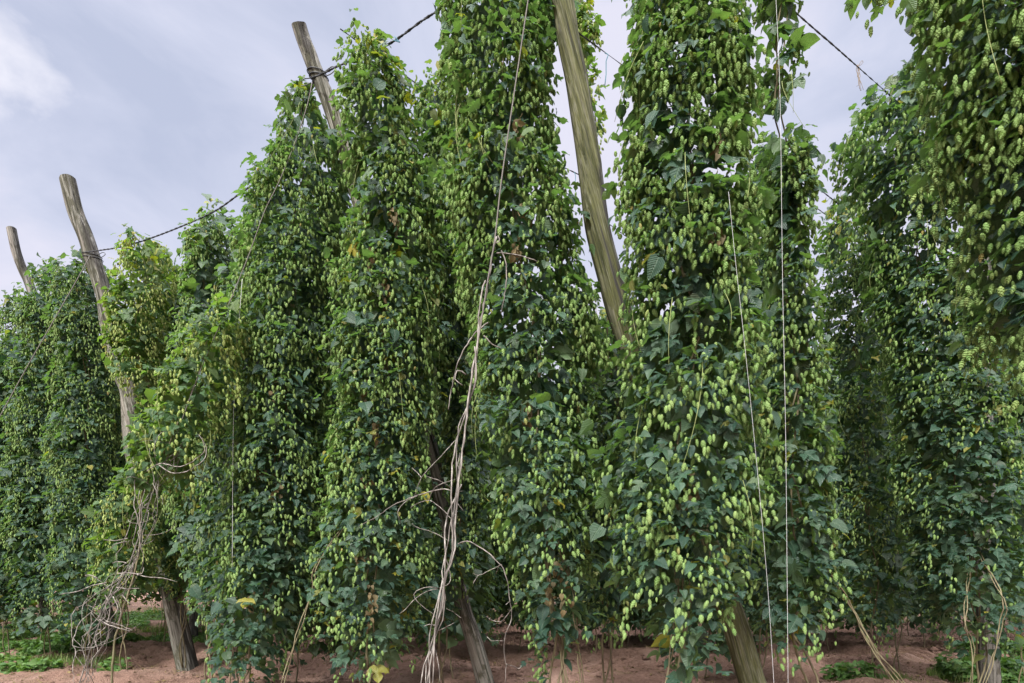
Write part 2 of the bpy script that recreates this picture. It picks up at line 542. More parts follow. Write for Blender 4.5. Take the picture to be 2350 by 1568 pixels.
def hop_plant(label, d, stations, lod=0, cones=1.0, leaf=1.0, pale=0.0, group=None, base=None, stems=2, singles=0,
              big=1.0, yellow=0.03, bottom_cone=0.22, depth=None, runners=0, name='hop_plant', make_bine=True, dens=1.0, wisp=0.05, stem_paths=None, shrink=None, loose=None, patchy=1.0, dry=0):
    """One hop plant: a narrow column of drooping leaves and hanging cones round its twining bines.
    stations: (row, left, right[, density]) measured on the photograph; each is turned into a height, centre and radius in metres."""
    st = sorted([(s[0], s[1], s[2], (s[3] if len(s) > 3 else 1.0)) for s in stations], key=lambda s: -s[0])
    z = np.array([CAMZ - (s[0] * S - HOR) / F * d for s in st])
    cx = np.array([gx((s[1] + s[2]) / 2, d) for s in st])
    R = np.array([(s[2] - s[1]) / 2 * S / F * d for s in st])
    D = np.array([s[3] for s in st])
    zlo, zhi = max(z[0], 0.12), z[-1]
    shrink = (.055 if d < 4.8 else .03) if shrink is None else shrink
    fz = lambda v: (np.interp(v, z, cx), np.interp(v, z, R), np.interp(v, z, D))
    bx = cx[0] if base is None else base[0]
    by = d if base is None else base[1]
    root = empty(name, (bx, by, 0))
    tag(root, label, 'hop plant', group)

    def cy(v):
        k = np.clip(v / max(zhi, .1), 0, 1)
        return by * (1 - k) + d * k if base is not None else np.full_like(v, d)

    ph = rng.uniform(0, 6.28, 8)

    def lump(a, v):
        return (.5 + .20 * np.sin(2 * a + 2.1 * v + ph[0]) + .16 * np.sin(3 * a - 3.7 * v + ph[1]) + .14 * np.sin(a + 6.3 * v + ph[2]) + .10 * np.sin(5 * a + 9.0 * v + ph[3]))

    zz = np.linspace(zlo, zhi, 200)
    RR, DD = fz(zz)[1], fz(zz)[2]
    wgt = (RR + .10) * DD
    area = np.trapz(2 * math.pi * np.clip(RR, .06, 1), zz)
    cdf = np.cumsum(wgt) / wgt.sum()
    k_lod = (1.0, .72, .42)[lod]
    s_lod = (1.0, 1.12, 1.40)[lod]
    NS = int(area * 122 * k_lod * dens * np.mean(DD))

    def place(n, qlo, qhi, spread=0.0):
        v = np.interp(rng.uniform(0, 1, n), cdf, zz)
        a = rng.uniform(0, 2 * math.pi, n)
        c, r, _ = fz(v)
        q = rng.uniform(qlo, qhi, n)
        w = rng.uniform(0, 1, n) < wisp * .6
        q = np.where(w, rng.uniform(1.08, 1.32, n), q)
        l = lump(a, v)
        rr = r * (.76 + .30 * l) * q - shrink * np.clip((v - 1.5) / 2.5, .2, 1)
        rr = np.maximum(rr, 0.015)
        ry = rr if depth is None else rr * np.clip(depth / np.maximum(r, .05), .4, 2.2)
        e = np.stack([np.cos(a), np.sin(a), np.zeros(n)], 1)
        p = np.stack([c + rr * np.cos(a), cy(v) + ry * np.sin(a), v], 1)
        return p, e, l, v

    lb, cb = Batch(), Batch()
    # --- sprays: a little roof of leaves with a tassel of cones below
    NL = max(3, NS // 4)
    p, e, l, v = place(NL, .82, 1.05)
    keep = l > .18
    p, e, v = p[keep], e[keep], v[keep]
    tight = np.ones(len(p)) if loose is None else np.where(v > CAMZ - (loose * S - HOR) / F * d, .22, 1.0)
    pp, ee, tt_ = [], [], []
    sd0 = np.cross(e, UP)
    sgn = rng.choice([-1.0, 1.0], len(p))
    rl = fz(v)[1]
    arm = np.clip(rl * .42 - .02, .02, .18)
    for k in range(4):                      # one side shoot carries several tufts, drooping towards its end
        q = p + sd0 * (sgn * arm * (k - 1.2) * .62)[:, None] - UP * (.022 * k * k * tight)[:, None]
        q = q + rng.normal(size=q.shape) * .022
        # keep the tuft inside the column where the shoot swings round it
        cq, rq, _ = fz(q[:, 2])
        pp.append(q); tt_.append(tight); ee.append(unit(e + sd0 * (sgn * .25 * (k - 1.2))[:, None]))
    p, e = np.vstack(pp), np.vstack(ee)
    v = p[:, 2]
    n = len(p)
    tight = np.concatenate(tt_)
    hfrac = np.clip((v - 1.1) / 3.0, 0, 1)
    az = np.arctan2(e[:, 1], e[:, 0])
    patch = np.clip(.98 + patchy * .50 * np.sin(2 * az + 1.7 * v + ph[6]) * np.sin(2.9 * v + ph[7]) + patchy * .30 * np.sin(5 * az - 4.3 * v + ph[5]), .15, 1.6)
    cprob = (bottom_cone + (1 - bottom_cone) * hfrac)

    def put_leaves(p, e, size, up_w, tmpl, agep, tilt=.45):
        n = len(p)
        if n == 0:
            return
        nd = e * .55 + UP * up_w + rng.normal(size=(n, 3)) * tilt
        td = e * .55 - UP * .75 + rng.normal(size=(n, 3)) * .5
        M = leaf_frames(nd, td, size)
        hz = np.clip((p[:, 2] - zhi + 1.0) / 1.0, 0, 1)
        ti = np.clip(rng.normal(.42 + .25 * pale, .26, n) + .12 * hz, 0, 1)
        ag = np.where(rng.uniform(0, 1, n) < agep * .45 * (1 + 7 * hz ** 2), rng.uniform(.3, 1, n), np.clip(rng.normal(.05 * hz + .04 * pale, .05, n), 0, 1))
        w = rng.integers(0, len(tmpl), n)
        for k, t in enumerate(tmpl):
            m = w == k
            lb.add(t, p[m], M[m], ti[m], ag[m])

    small = (LEAF3 + LEAFO) if lod == 0 else (LEAF3[:1] + LEAFO[:1] + LEAFS if lod == 1 else LEAFS)
    large = LEAF3 if lod < 2 else LEAFS
    for k in range(3):
        m = rng.uniform(0, 1, n) < .85 * leaf
        q = p[m] + rng.normal(size=(m.sum(), 3)) * np.array([.05, .05, .022]) + UP * .03
        put_leaves(q, e[m], np.clip(rng.normal(.061, .021, m.sum()), .028, .13) * s_lod, 1.05, small, yellow, .38)
    # --- cones
    K = 8 if lod < 2 else 5
    pc, ac, sc, wc, singles_idx = [], [], [], [], []
    has = rng.uniform(0, 1, n) < np.clip(.84 * cones * cprob * patch, 0, .98)
    kk = np.ceil(rng.integers(4, K + 3, n) * np.maximum(tight, .35)).astype(int)
    side = np.cross(e, UP)
    for i in range(K + 2):
        m = has & (kk > i)
        c = m.sum()
        if not c:
            continue
        q = p[m] + e[m] * (rng.uniform(.0, .06, c))[:, None] - UP * (.022 + .025 * i + rng.uniform(-.02, .02, c))[:, None] + side[m] * rng.normal(0, .047, c)[:, None]
        pc.append(q)
        ac.append(UP - e[m] * rng.uniform(-.12, .30, c)[:, None] + rng.normal(size=(c, 3)) * .21)
    if pc:
        pc, ac = np.vstack(pc), np.vstack(ac)
        c = len(pc)
        sz = np.clip(rng.normal(.0415, .0090, c), .022, .066) * (1.0, 1.06, 1.25)[lod]
        wd = rng.uniform(.92, 1.28, c)
        M = cone_frames(ac, sz, wd)
        ti = np.clip(rng.normal(.5, .27, c), 0, 1)
        ag = np.where(rng.uniform(0, 1, c) < .008, rng.uniform(.25, .8, c), np.clip(rng.normal(.04 + .04 * pale, .06, c), 0, 1))
        cm = M_CONE_PALE if pale > .5 else M_CONE
        if singles:
            sx = pc[:, 0] / pc[:, 1] * F + 512
            sy = HOR - (pc[:, 2] - CAMZ) / pc[:, 1] * F
            inside = (sx > 4) & (sx < 1020) & (sy > 4) & (sy < 679)
            score = sz / pc[:, 1] * F * np.where(inside, 1, 0)
            cc = fz(pc[:, 2])
            front = ((cy(pc[:, 2]) - pc[:, 1]) / np.maximum(cc[1], .1))
            score = score * np.where(front > .55, 1, .2) * (1 + .15 * front)
            singles_idx = np.argsort(-score)[:singles]
        mk = np.ones(c, bool)
        mk[singles_idx] = False
        T = (CONE_H, CONE_M, CONE_L)[lod]
        rear = (pc[:, 1] > cy(pc[:, 2]) + .1) if (lod == 0 and d < 20) else np.zeros(c, bool)
        for tt, m in ((T, mk & ~rear), (CONE_M, mk & rear)):
            cb.add(tt, pc[m], M[m], ti[m], ag[m])
        co = cb.build('hop_cones', cm, root, smooth=lod > 0)
        co['kind'] = 'stuff'
        if singles:
            if cm.name not in HI_CONE_MESH:
                variants = []
                for tv in (.25, .5, .8):
                    b = Batch()
                    b.add(CONE_H, np.zeros((1, 3)), np.eye(3)[None], np.array([tv]), np.array([.03]))
                    o = b.build('hop_cone', cm, None, smooth=False)
                    variants.append(o.data)
                    bpy.data.objects.remove(o)
                HI_CONE_MESH[cm.name] = variants
            from mathutils import Matrix
            for i in singles_idx:
                o = bpy.data.objects.new('hop_cone', HI_CONE_MESH[cm.name][random.randrange(3)])
                COL.objects.link(o)
                o.parent = root
                q = pc[i] - np.array(root.location)
                mm = Matrix([[*M[i][0], q[0]], [*M[i][1], q[1]], [*M[i][2], q[2]], [0, 0, 0, 1]])
                o.matrix_local = mm
    # --- big main leaves, inner filler leaves
    nb = int(area * 16 * k_lod * big * dens * np.mean(DD))
    p2, e2, _, v2 = place(nb, .78, 1.02)
    put_leaves(p2, e2, np.clip(rng.normal(.125, .03, nb), .07, .20) * min(s_lod, 1.2), .55, large, yellow * .5, .35)
    nf = int(area * 75 * k_lod * dens * np.mean(DD))
    p3, e3, _, v3 = place(nf, .35, .8)
    put_leaves(p3, e3, rng.uniform(.08, .14, nf) * s_lod, .6, small if lod else LEAFS + LEAFO, yellow * .5, .6)
    lb.build('leaves', M_LEAF_PALE if pale > .5 else M_LEAF, root, veins=lod < 2)
    if dry:                                   # little bunches of withered brown leaves along the bines
        db = Batch()
        for q in range(dry):
            vz = rng.uniform(max(zlo + .6, 1.2), min(zhi - .5, 5.6))
            cc, rr_, _ = fz(np.array([vz]))
            c0 = np.array([cc[0] + rng.uniform(-.35, .35) * rr_[0], cy(np.array([vz]))[0] - rr_[0] * .80 * (1 if depth is None else min(2, depth / rr_[0])), vz])
            m = int(rng.integers(9, 18))
            pd = c0 + rng.normal(size=(m, 3)) * np.array([.022, .02, .06])
            ed = rng.normal(size=(m, 3)) * .5 - UP
            db.add(LEAFO[1], pd, leaf_frames(rng.normal(size=(m, 3)) + np.array([0, -1.0, .2]), ed, rng.uniform(.03, .06, m)), rng.uniform(0, 1, m), rng.uniform(0, .5, m))
        db.build('withered_leaves', M_BROWNLEAF, root)
    # --- bines
    if make_bine:
        bb, rb = Batch(), Batch()
        runners = runners // 2
        if stem_paths:
            for path in stem_paths:
                z0 = path[0][2] + .7
                path = [np.array([float(fz(np.array([z0]))[0][0]), float(cy(np.array([z0]))[0]), z0])] + list(path)
                for q in range(2):
                    pts = smooth_path(path, .06)
                    s = np.arange(len(pts)) * .06
                    off = .014
                    pts = pts + np.stack([np.cos(s * 7 + q * 3.14) * off, np.sin(s * 7 + q * 3.14) * off, 0 * s], 1)
                    tube(bb, pts, .0065 if q == 0 else .005, .0050, seg=6, bumps=.06)
        vs = np.arange(0.0, zhi + .01, .07)
        for q in range(stems if lod < 2 else 1):
            c = np.interp(vs, np.concatenate([[0], z]), np.concatenate([[bx], cx])) if zlo > .15 else fz(vs)[0]
            amp = .035 + .02 * q
            pts = np.stack([c + amp * np.cos(vs * (4 + q) + q * 2.2), cy(vs) + amp * np.sin(vs * (4 + q) + q * 2.2), vs], 1)
            tube(bb, pts, .012 - .002 * q, .005, seg=5, bumps=.05)
        for q in range(runners):
            pp, ee, _, _ = place(1, .9, 1.05)
            L = rng.uniform(.25, .8)
            t = np.linspace(0, 1, 10)[:, None]
            sd = np.cross(ee[0], UP) * rng.normal(0, .25) * L
            pts = pp + ee * .05 * np.sin(t * 3.1) - UP * L * t + sd * t ** 1.5 + ee * .05
            rb = Batch()
            tube(rb, pts, .0022, .0014, seg=4)
            rb.build('tendril', M_RUNNER, root)
        bb.build('bine', M_BINE, root)
    return root


# ---------------------------------------------------------------- ground
def vnoise(x, y, s, seed):
    g = np.random.default_rng(seed).uniform(0, 1, (257, 257))
    u, v = x / s + 400, y / s + 400
    i, j = np.floor(u).astype(int), np.floor(v).astype(int)
    fu, fv = u - i, v - j
    fu, fv = fu * fu * (3 - 2 * fu), fv * fv * (3 - 2 * fv)
    i, j = i % 256, j % 256
    return (g[i, j] * (1 - fu) + g[i + 1, j] * fu) * (1 - fv) + (g[i, j + 1] * (1 - fu) + g[i + 1, j + 1] * fu) * fv


ROWU = np.array([-.93, .37])
ROWN = np.array([.37, .93])


def ground_z(x, y):
    s = x * ROWN[0] + y * ROWN[1]
    z = .10 * np.sin(s * 2 * math.pi / 2.9 + 1.1 + .6 * (vnoise(x, y, 3.0, 1) - .5)) * np.clip((y - 2) / 4, 0, 1)
    z = z + .15 * (vnoise(x, y, 1.3, 2) - .5) + .11 * (vnoise(x, y, .42, 3) - .5) + .075 * (vnoise(x, y, .14, 4) - .5)
    ln = np.abs(vnoise(x, y, .20, 7) - .5)
    z = z + .05 * np.clip(.18 - ln, 0, .18) / .18 * (vnoise(x, y, 2.0, 8))
    # tyre tread pressed across the soil
    a, b = np.array([5.6, 9.9]), np.array([11.8, 15.2])
    u = (b - a) / np.linalg.norm(b - a)
    t = (x - a[0]) * u[0] + (y - a[1]) * u[1]
    w = -(x - a[0]) * u[1] + (y - a[1]) * u[0]
    L = np.linalg.norm(b - a)
    band = np.clip(1.5 - np.abs(w) / .55, 0, 1) * ((t > 0) & (t < L))
    tread = np.where(np.sin((t + np.abs(w) * .6) * 2 * math.pi / .42) > 0, .16, -.02)
    z = z * (1 - .92 * band) + band * (tread - .02)
    fade = np.clip((46 - np.hypot(x, y)) / 20, 0, 1)
    return z * fade


def make_ground():
    def axis(lo, hi, step, far):
        c = list(np.arange(lo, hi, step))
        k, st = hi, step
        while k < far:
            c.append(k)
            st *= 1.25
            k += st
        c.append(far)
        k, st, left = lo, step, []
        while k > -far:
            st *= 1.25
            k -= st
            left.append(max(k, -far))
        return np.array(left[::-1] + c)
    xs = axis(-15, 15, .06, 600)
    ys = axis(4.5, 19, .055, 600)
    X, Y = np.meshgrid(xs, ys, indexing='ij')
    Z = ground_z(X, Y)
    nx, ny = len(xs), len(ys)
    V = np.stack([X, Y, Z], 2).reshape(-1, 3)
    i, j = np.meshgrid(np.arange(nx - 1), np.arange(ny - 1), indexing='ij')
    a = (i * ny + j).ravel()
    Q = np.stack([a, a + ny, a + ny + 1, a + 1], 1)
    b = Batch()
    b.V, b.N, b.I, b.T, b.A = [V], [np.full(len(Q), 4)], [Q.ravel()], [np.zeros(len(V))], [np.zeros(len(V))]
    o = b.build('ground', M_SOIL, None, True, False)
    o['kind'] = 'structure'
    o['label'] = 'reddish brown tilled soil with ridges and a tyre track'
    return o


make_ground()

# clods, grass and weeds: nobody could count these
BLADE = Tmpl([(-.035, 0, 0), (.035, 0, 0), (.028, .12, .5), (-.028, .12, .5), (0, .42, .95)], [(0, 1, 2, 3), (3, 2, 4)])
CLOD = Tmpl([(0, 0, .6), (1, 0, 0), (.2, .9, .1), (-.8, .6, -.1), (-.9, -.5, .05), (.2, -1, -.05), (0, 0, -.6)],
            [(0, 1, 2), (0, 2, 3), (0, 3, 4), (0, 4, 5), (0, 5, 1), (6, 2, 1), (6, 3, 2), (6, 4, 3), (6, 5, 4), (6, 1, 5)])


def rotz(a, s):
    c, n = np.cos(a), np.sin(a)
    z = np.zeros_like(a)
    return np.stack([np.stack([c, -n, z], 1), np.stack([n, c, z], 1), np.stack([z, z, z + 1], 1)], 1) * s[:, None, None]


def on_ground(x, y):
    return np.stack([x, y, ground_z(x, y)], 1)


b = Batch()
n = 26000
x, y = rng.uniform(-13, 13, n), 5.2 + 13 * rng.uniform(0, 1, n) ** 1.5
k = vnoise(x, y, .9, 12) > .45
x, y = x[k], y[k]
n = len(x)
Mx = rotz(rng.uniform(0, 6.28, n), np.clip(rng.gamma(2.0, .0125, n), .01, .11))
b.add(CLOD, on_ground(x, y), Mx, np.zeros(n), np.zeros(n))
o = b.build('soil_clods', M_SOIL, None, True, False)
tag(o, 'crumbled lumps of reddish soil between the hop rows', 'soil clods', kind='stuff')

# grass: tufts where the photograph shows green on the soil
def grass_patches(patches, name, tmpl, mat, size, label, cat, weed=False):
    b = Batch()
    for (px, py, rx, ry, cnt) in patches:
        cnt = int(cnt * (2.6 if weed else 1.9))
        dd = 900.0 / (py * S - HOR)
        cx_, cy_ = gx(px, dd), dd
        a, r = rng.uniform(0, 6.28, cnt), np.sqrt(rng.uniform(0, 1, cnt))
        x, y = cx_ + rx * r * np.cos(a), cy_ + ry * r * np.sin(a)
        k = vnoise(x, y, .5, 21) > .36
        x, y = x[k], y[k]
        n = len(x)
        s = np.clip(rng.normal(size, size * .35, n), size * .3, size * 2)
        p = on_ground(x, y)
        if weed:
            p[:, 2] += rng.uniform(.01, 1, n) ** 1.4 * size * 3.2 * (.35 + vnoise(x, y, .6, 5))
            e = np.stack([np.cos(a), np.sin(a), np.zeros(cnt)], 1)[k]
            M = leaf_frames(UP + rng.normal(size=(n, 3)) * .45, e + rng.normal(size=(n, 3)) * .7 - UP * .2, s)
        else:
            M = rotz(rng.uniform(0, 6.28, n), s)
        b.add(tmpl, p, M, rng.uniform(0, 1, n), np.clip(rng.normal(.12, .2, n), 0, 1) * (.3 if weed else 1))
    o = b.build(name, mat)
    tag(o, label, cat, kind='stuff')
    return o


GP = [(60, 1520, 1.6, 1.2, 2600), (150, 1470, 2.2, 2.0, 3500), (20, 1450, 2, 1.6, 2000), (560, 1462, 2.0, 1.6, 1600), (420, 1478, 1.2, .9, 1100), (300, 1452, 2.5, 2.4, 2600),
      (900, 1458, 2.2, 1.8, 1600), (2080, 1564, .5, .2, 500), (2250, 1556, .8, .4, 900), (200, 1412, 7, 5, 4500), (700, 1416, 6, 5, 3000), (1500, 1415, 7, 5, 2000)]
grass_patches(GP, 'grass', BLADE, M_GRASS, .115, 'tufts of thin green grass on the reddish soil', 'grass')
WP = [(70, 1480, 1.6, 1.0, 2200), (260, 1490, 1.0, .5, 700), (150, 1545, 1.0, .4, 500), (180, 1440, 2.0, 1.6, 2600), (100, 1490, 1.0, .7, 900), (330, 1420, 2.6, 2.4, 2600), (560, 1450, 1.8, 1.2, 1200), (440, 1470, 1.0, .6, 800), (930, 1450, 2.0, 1.3, 1500), (2340, 1500, 1.1, 1.0, 2400), (2300, 1555, .9, .6, 1500),
      (1960, 1566, .4, .15, 160), (760, 1440, 1.6, 1.0, 700), (1350, 1432, 3.0, 2.0, 700)]
grass_patches(WP, 'weeds', LEAFO[0], M_WEED, .070, 'low leafy green weeds under the hop rows', 'weeds', True)

# fallen leaves, stalk bits and dropped cones on the soil
b = Batch()
n = 5200
x, y = rng.uniform(-12, 12, n), 6.5 + 13 * rng.uniform(0, 1, n) ** 1.3
p = on_ground(x, y) + UP * .012
e = rng.normal(size=(n, 3)) * np.array([1, 1, .15])
b.add(LEAFO[1], p, leaf_frames(UP + rng.normal(size=(n, 3)) * .35, e, rng.uniform(.02, .06, n)), rng.uniform(0, 1, n), rng.uniform(0, 1, n))
n = 5000
x, y = rng.uniform(-12, 12, n), 6.5 + 13 * rng.uniform(0, 1, n) ** 1.3
e = unit(rng.normal(size=(n, 3)) * np.array([1, 1, .12]))
b.add(Tmpl([(-.02, -1, 0), (.02, -1, 0), (.02, 1, .05), (-.02, 1, .05), (0, 0, .04)], [(0, 1, 4), (1, 2, 4), (2, 3, 4), (3, 0, 4)]), on_ground(x, y) + UP * .015, leaf_frames(UP + rng.normal(size=(n, 3)) * .2, e, rng.uniform(.05, .22, n)), rng.uniform(0, 1, n), rng.uniform(.3, 1, n))
o = b.build('fallen_leaves', M_BROWNLEAF)
tag(o, 'withered leaves and stalk bits lying on the reddish soil', 'leaf litter', kind='stuff')

# ---------------------------------------------------------------- poles
def hop_pole(label, pts, widths, depths, moss, moss_dir, crack=None, knots=(), grey=1.0, group='leaning hop poles', name='hop_pole', cut=0.0):
    """pts: centre line (column, row) from the top down; widths in the same pixels; depths at top and foot."""
    n0 = len(pts)
    ys = np.array([q[1] for q in pts], float)
    k = (ys - ys[0]) / (ys[-1] - ys[0])
    dd = depths[0] + (depths[1] - depths[0]) * k
    c = np.array([P(q[0], q[1], d) for q, d in zip(pts, dd)])
    r = np.interp(k, np.linspace(0, 1, len(widths)), widths) * S / F * dd / 2
    c, r = c[::-1], r[::-1]                       # foot first
    fx = c[0] + (c[0] - c[1]) / max(.05, (c[1] - c[0])[2]) * (.35 + max(0, c[0][2]))
    c = np.vstack([fx, c]); r = np.concatenate([[r[0] * 1.03], r])
    seglen = np.concatenate([[0], np.cumsum(np.linalg.norm(np.diff(c, axis=0), axis=1))])
    path = smooth_path(c, .05)
    pl = np.concatenate([[0], np.cumsum(np.linalg.norm(np.diff(path, axis=0), axis=1))])
    rad = np.interp(pl / pl[-1], seglen / seglen[-1], r)
    root = empty(name, tuple(c[1] * np.array([1, 1, 0])))
    # local frame along the pole so the grain follows it
    ax = unit(c[-1] - c[1])
    zv = Vector(ax)
    q = zv.to_track_quat('Z', 'Y')
    Rm = np.array(q.to_matrix())
    SEG = 48
    ang = np.arange(SEG) * 2 * math.pi / SEG
    t = unit(np.gradient(path, axis=0))
    u = unit(np.cross(np.tile(Rm[:, 1], (len(path), 1)), t))
    w = np.cross(t, u)
    A, Lg = np.meshgrid(ang, pl)
    ph = rng.uniform(0, 6.28, 6)
    prof = 1 + .030 * np.sin(2 * A + ph[0] + Lg * .5) + .022 * np.sin(3 * A + ph[1] - Lg * .8) + .014 * np.sin(7 * A + Lg * .6 + ph[2]) + .010 * np.sin(13 * A + ph[3] + .3 * np.sin(Lg * 2)) + .018 * np.sin(Lg * 3.1 + ph[4]) * np.sin(A + ph[5])
    # angles are counted from the side that faces the track, growing towards +X
    mid = len(path) // 2
    v0 = np.array([0, -1.0, 0])
    A0 = math.atan2(float(w[mid] @ v0), float(u[mid] @ v0))
    sg = 1.0 if (-math.sin(A0) * u[mid][0] + math.cos(A0) * w[mid][0]) > 0 else -1.0
    for (kl, ka, ks, kh) in knots:
        ka = A0 + sg * ka
        da = np.angle(np.exp(1j * (A - ka)))
        prof = prof + 1.6 * kh * np.exp(-((Lg / pl[-1] - kl) * pl[-1] / ks) ** 2 - (da / .5) ** 2)
    for (ca, l0, l1, dep) in (crack or ()):
        wob = A0 + sg * ca + .10 * np.sin(Lg * 1.7) + .035 * np.sin(Lg * 7)
        da = np.angle(np.exp(1j * (A - wob)))
        f = ((Lg / pl[-1] > l0) & (Lg / pl[-1] < l1))
        prof = prof - dep * np.exp(-(da / .075) ** 2) * f
    RRd = rad[:, None] * prof
    V = path[:, None, :] + RRd[..., None] * (np.cos(A)[..., None] * u[:, None, :] + np.sin(A)[..., None] * w[:, None, :])
    if cut:
        V[-1] += (np.cos(ang)[:, None] * rad[-1] * cut) * t[-1]
    n = len(path)
    V = V.reshape(-1, 3)
    faces = [(i * SEG + j, i * SEG + (j + 1) % SEG, (i + 1) * SEG + (j + 1) % SEG, (i + 1) * SEG + j) for i in range(n - 1) for j in range(SEG)]
    top = path[-1] - t[-1] * .012
    rim = V[(n - 1) * SEG:n * SEG]
    V = np.vstack([V, rim, top])
    faces += [(n * SEG + j, n * SEG + (j + 1) % SEG, (n + 1) * SEG) for j in range(SEG)]
    loc = (V - np.array(root.location)) @ Rm
    bt = Batch()
    bt.raw(loc, faces)
    md = np.array(moss_dir) @ Rm
    o = bt.build('pole_shaft', wood_material('weathered_wood', moss, tuple(md), grey), None, True, False)
    o.parent = root
    o.rotation_mode = 'QUATERNION'
    o.rotation_quaternion = q
    tag(root, label, 'pole', group)
    return root, path, rad


def ring_part(root, path, rad, zat, mat, name='wire_loop', wr=.006, hook=True):
    i = int(np.argmin(abs(path[:, 2] - zat)))
    t = unit(path[min(i + 1, len(path) - 1)] - path[i - 1])
    u = unit(np.cross(t, np.array([0, 1.0, 0])))
    w = np.cross(t, u)
    b = Batch()
    for s in (0, .05):
        a = np.linspace(0, 2 * math.pi, 40)
        ring = path[i] + t * s + (rad[i] * 1.06 + .004) * (np.cos(a)[:, None] * u + np.sin(a)[:, None] * w) + t * (.05 * np.cos(a)[:, None])
        tube(b, ring, wr, seg=6)
    if hook:
        for sg in (-1, 1):
            o0 = path[i] + u * sg * rad[i] * 1.02 - np.array([0, rad[i] * .5, 0])
            hk = [o0, o0 + u * sg * .09 + UP * .02, o0 + u * sg * .13 - UP * .02, o0 + u * sg * .08 - UP * .05, o0 + u * sg * .0 - UP * .05]
            tube(b, smooth_path(hk, .015), wr * .9, seg=6)
    b.build(name, mat, root, True, False)
    return path[i]


# front edge row, from far to near: D, A, B, C
pD, pathD, radD = hop_pole('short visible grey pole end rising behind the far leafy corner of the yard',
    [(26, 525), (37, 577), (52, 619), (70, 661), (110, 790), (200, 1200), (265, 1492)], [19, 20, 21, 24], (11.6, 12.8), .25, (-.6, -.6, .2), cut=.25)
pA, pathA, radA = hop_pole('tall grey pole visible from bare sawn top to soil, wire tied below its top',
    [(156, 415), (173, 486), (196, 542), (211, 587), (231, 650), (243, 692), (250, 745), (272, 830), (297, 899), (309, 1046), (365, 1222), (379, 1299), (400, 1397), (428, 1522)],
    [34, 33, 35, 38, 38, 37, 38, 40, 45], (9.8, 10.6), .35, (-.85, -.45, 0), crack=[(.35, .05, .5, .06), (-.5, .5, .9, .05)], knots=((.74, 1.2, .12, .10), (.62, -1.4, .1, .10), (.86, -.9, .1, .08)), cut=.35)
pB, pathB, radB = hop_pole('crooked brown pole with knotted gnawed top, vanishing into hops and showing again low down',
    [(686, 56), (696, 88), (713, 133), (727, 168), (748, 217), (772, 287), (790, 346), (818, 437), (868, 620), (930, 840), (993, 1039), (1008, 1134), (1020, 1183), (1059, 1380), (1077, 1439), (1096, 1502), (1127, 1616)],
    [32, 33, 34, 34, 34, 30, 30, 36, 42], (6.3, 7.2), .35, (-.8, -.55, .1), crack=[(-.4, .55, .9, .05)], knots=((.985, .75, .06, -.32), (.962, .9, .05, .16), (.975, -.35, .05, .12), (.955, -.2, .04, -.14), (.90, 1.4, .08, .14), (.83, 1.3, .05, .10)), cut=-.3)
pC, pathC, radC = hop_pole('thickest mossy pole with a long dark crack, crossing the open sky gap',
    [(1238, -330), (1251, -232), (1272, -110), (1292, 0), (1304, 87), (1322, 175), (1334, 252), (1346, 332), (1358, 420), (1373, 525), (1402, 640), (1430, 740), (1500, 930), (1590, 1170), (1671, 1390), (1699, 1474), (1727, 1568), (1790, 1745)],
    [46, 48, 50, 53, 55, 57, 58, 59, 61], (4.6, 5.45), .95, (-.75, -.65, .1), crack=[(.12, .42, .93, .13), (.5, .02, .3, .06)], knots=((.66, -1.4, .22, .06), (.72, .8, .08, .06), (.60, .7, .06, -.06)))
# poles inside the yard
pE, pathE, radE = hop_pole('upright dark post standing under the dark-leaved column beside the tyre track',
    [(2252, 400), (2258, 900), (2263, 1351), (2266, 1439), (2272, 1593)], [30, 34, 38, 42], (7.9, 7.9), .15, (-1, 0, 0), knots=((.08, .3, .1, .1),), group='upright posts in the yard', grey=.5)
for (px, d, wpx, lab) in ((1019, 13.5, 21, 'dark upright post stub seen below the hops just behind the crooked brown pole'),
                          (444, 15.0, 19, 'short brown post seen beside the foot of the tall grey pole'),
                          (98, 15.5, 18, 'grey post standing in the weeds under the far leafy corner')):
    yb = (HOR + 900 / d) / S
    hop_pole(lab, [(px - 4, (HOR - 5.3 * F / d) / S), (px - 2, 1100), (px, yb)], [wpx * .8, wpx], (d, d), .1, (-1, 0, 0), group='upright posts in the yard', grey=.6)

for (r_, pa, ra, zz) in ((pA, pathA, radA, 6.80), (pB, pathB, radB, 6.82), (pC, pathC, radC, 6.93), (pD, pathD, radD, 7.05)):
    ring_part(r_, pa, ra, zz, M_WIRE)

# ---------------------------------------------------------------- cables and guys
def wire_thing(name, label, cat, pts, r, mat, group=None, straight=True):
    b = Batch()
    if straight:
        cable(b, pts, r)
    else:
        tube(b, smooth_path(pts, .1), r, seg=6)
    p0 = pts[0]
    root = b.build(name, mat, None, True, False)
    # origin at its first end
    me = root.data
    me.transform(__import__('mathutils').Matrix.Translation(-Vector(p0)))
    root.location = p0
    tag(root, label, cat, group)
    return root


def pxs(l, d0, d1):
    y0 = l[0]
    n = len(l)
    L = np.concatenate([[0], np.cumsum([math.hypot(l[i + 1][0] - l[i][0], l[i + 1][1] - l[i][1]) for i in range(n - 1)])])
    L /= L[-1]
    # perspective-correct interpolation of depth along the drawn line
    return [P(q[0], q[1], 1 / ((1 - t) / d0 + t / d1)) for q, t in zip(l, L)]


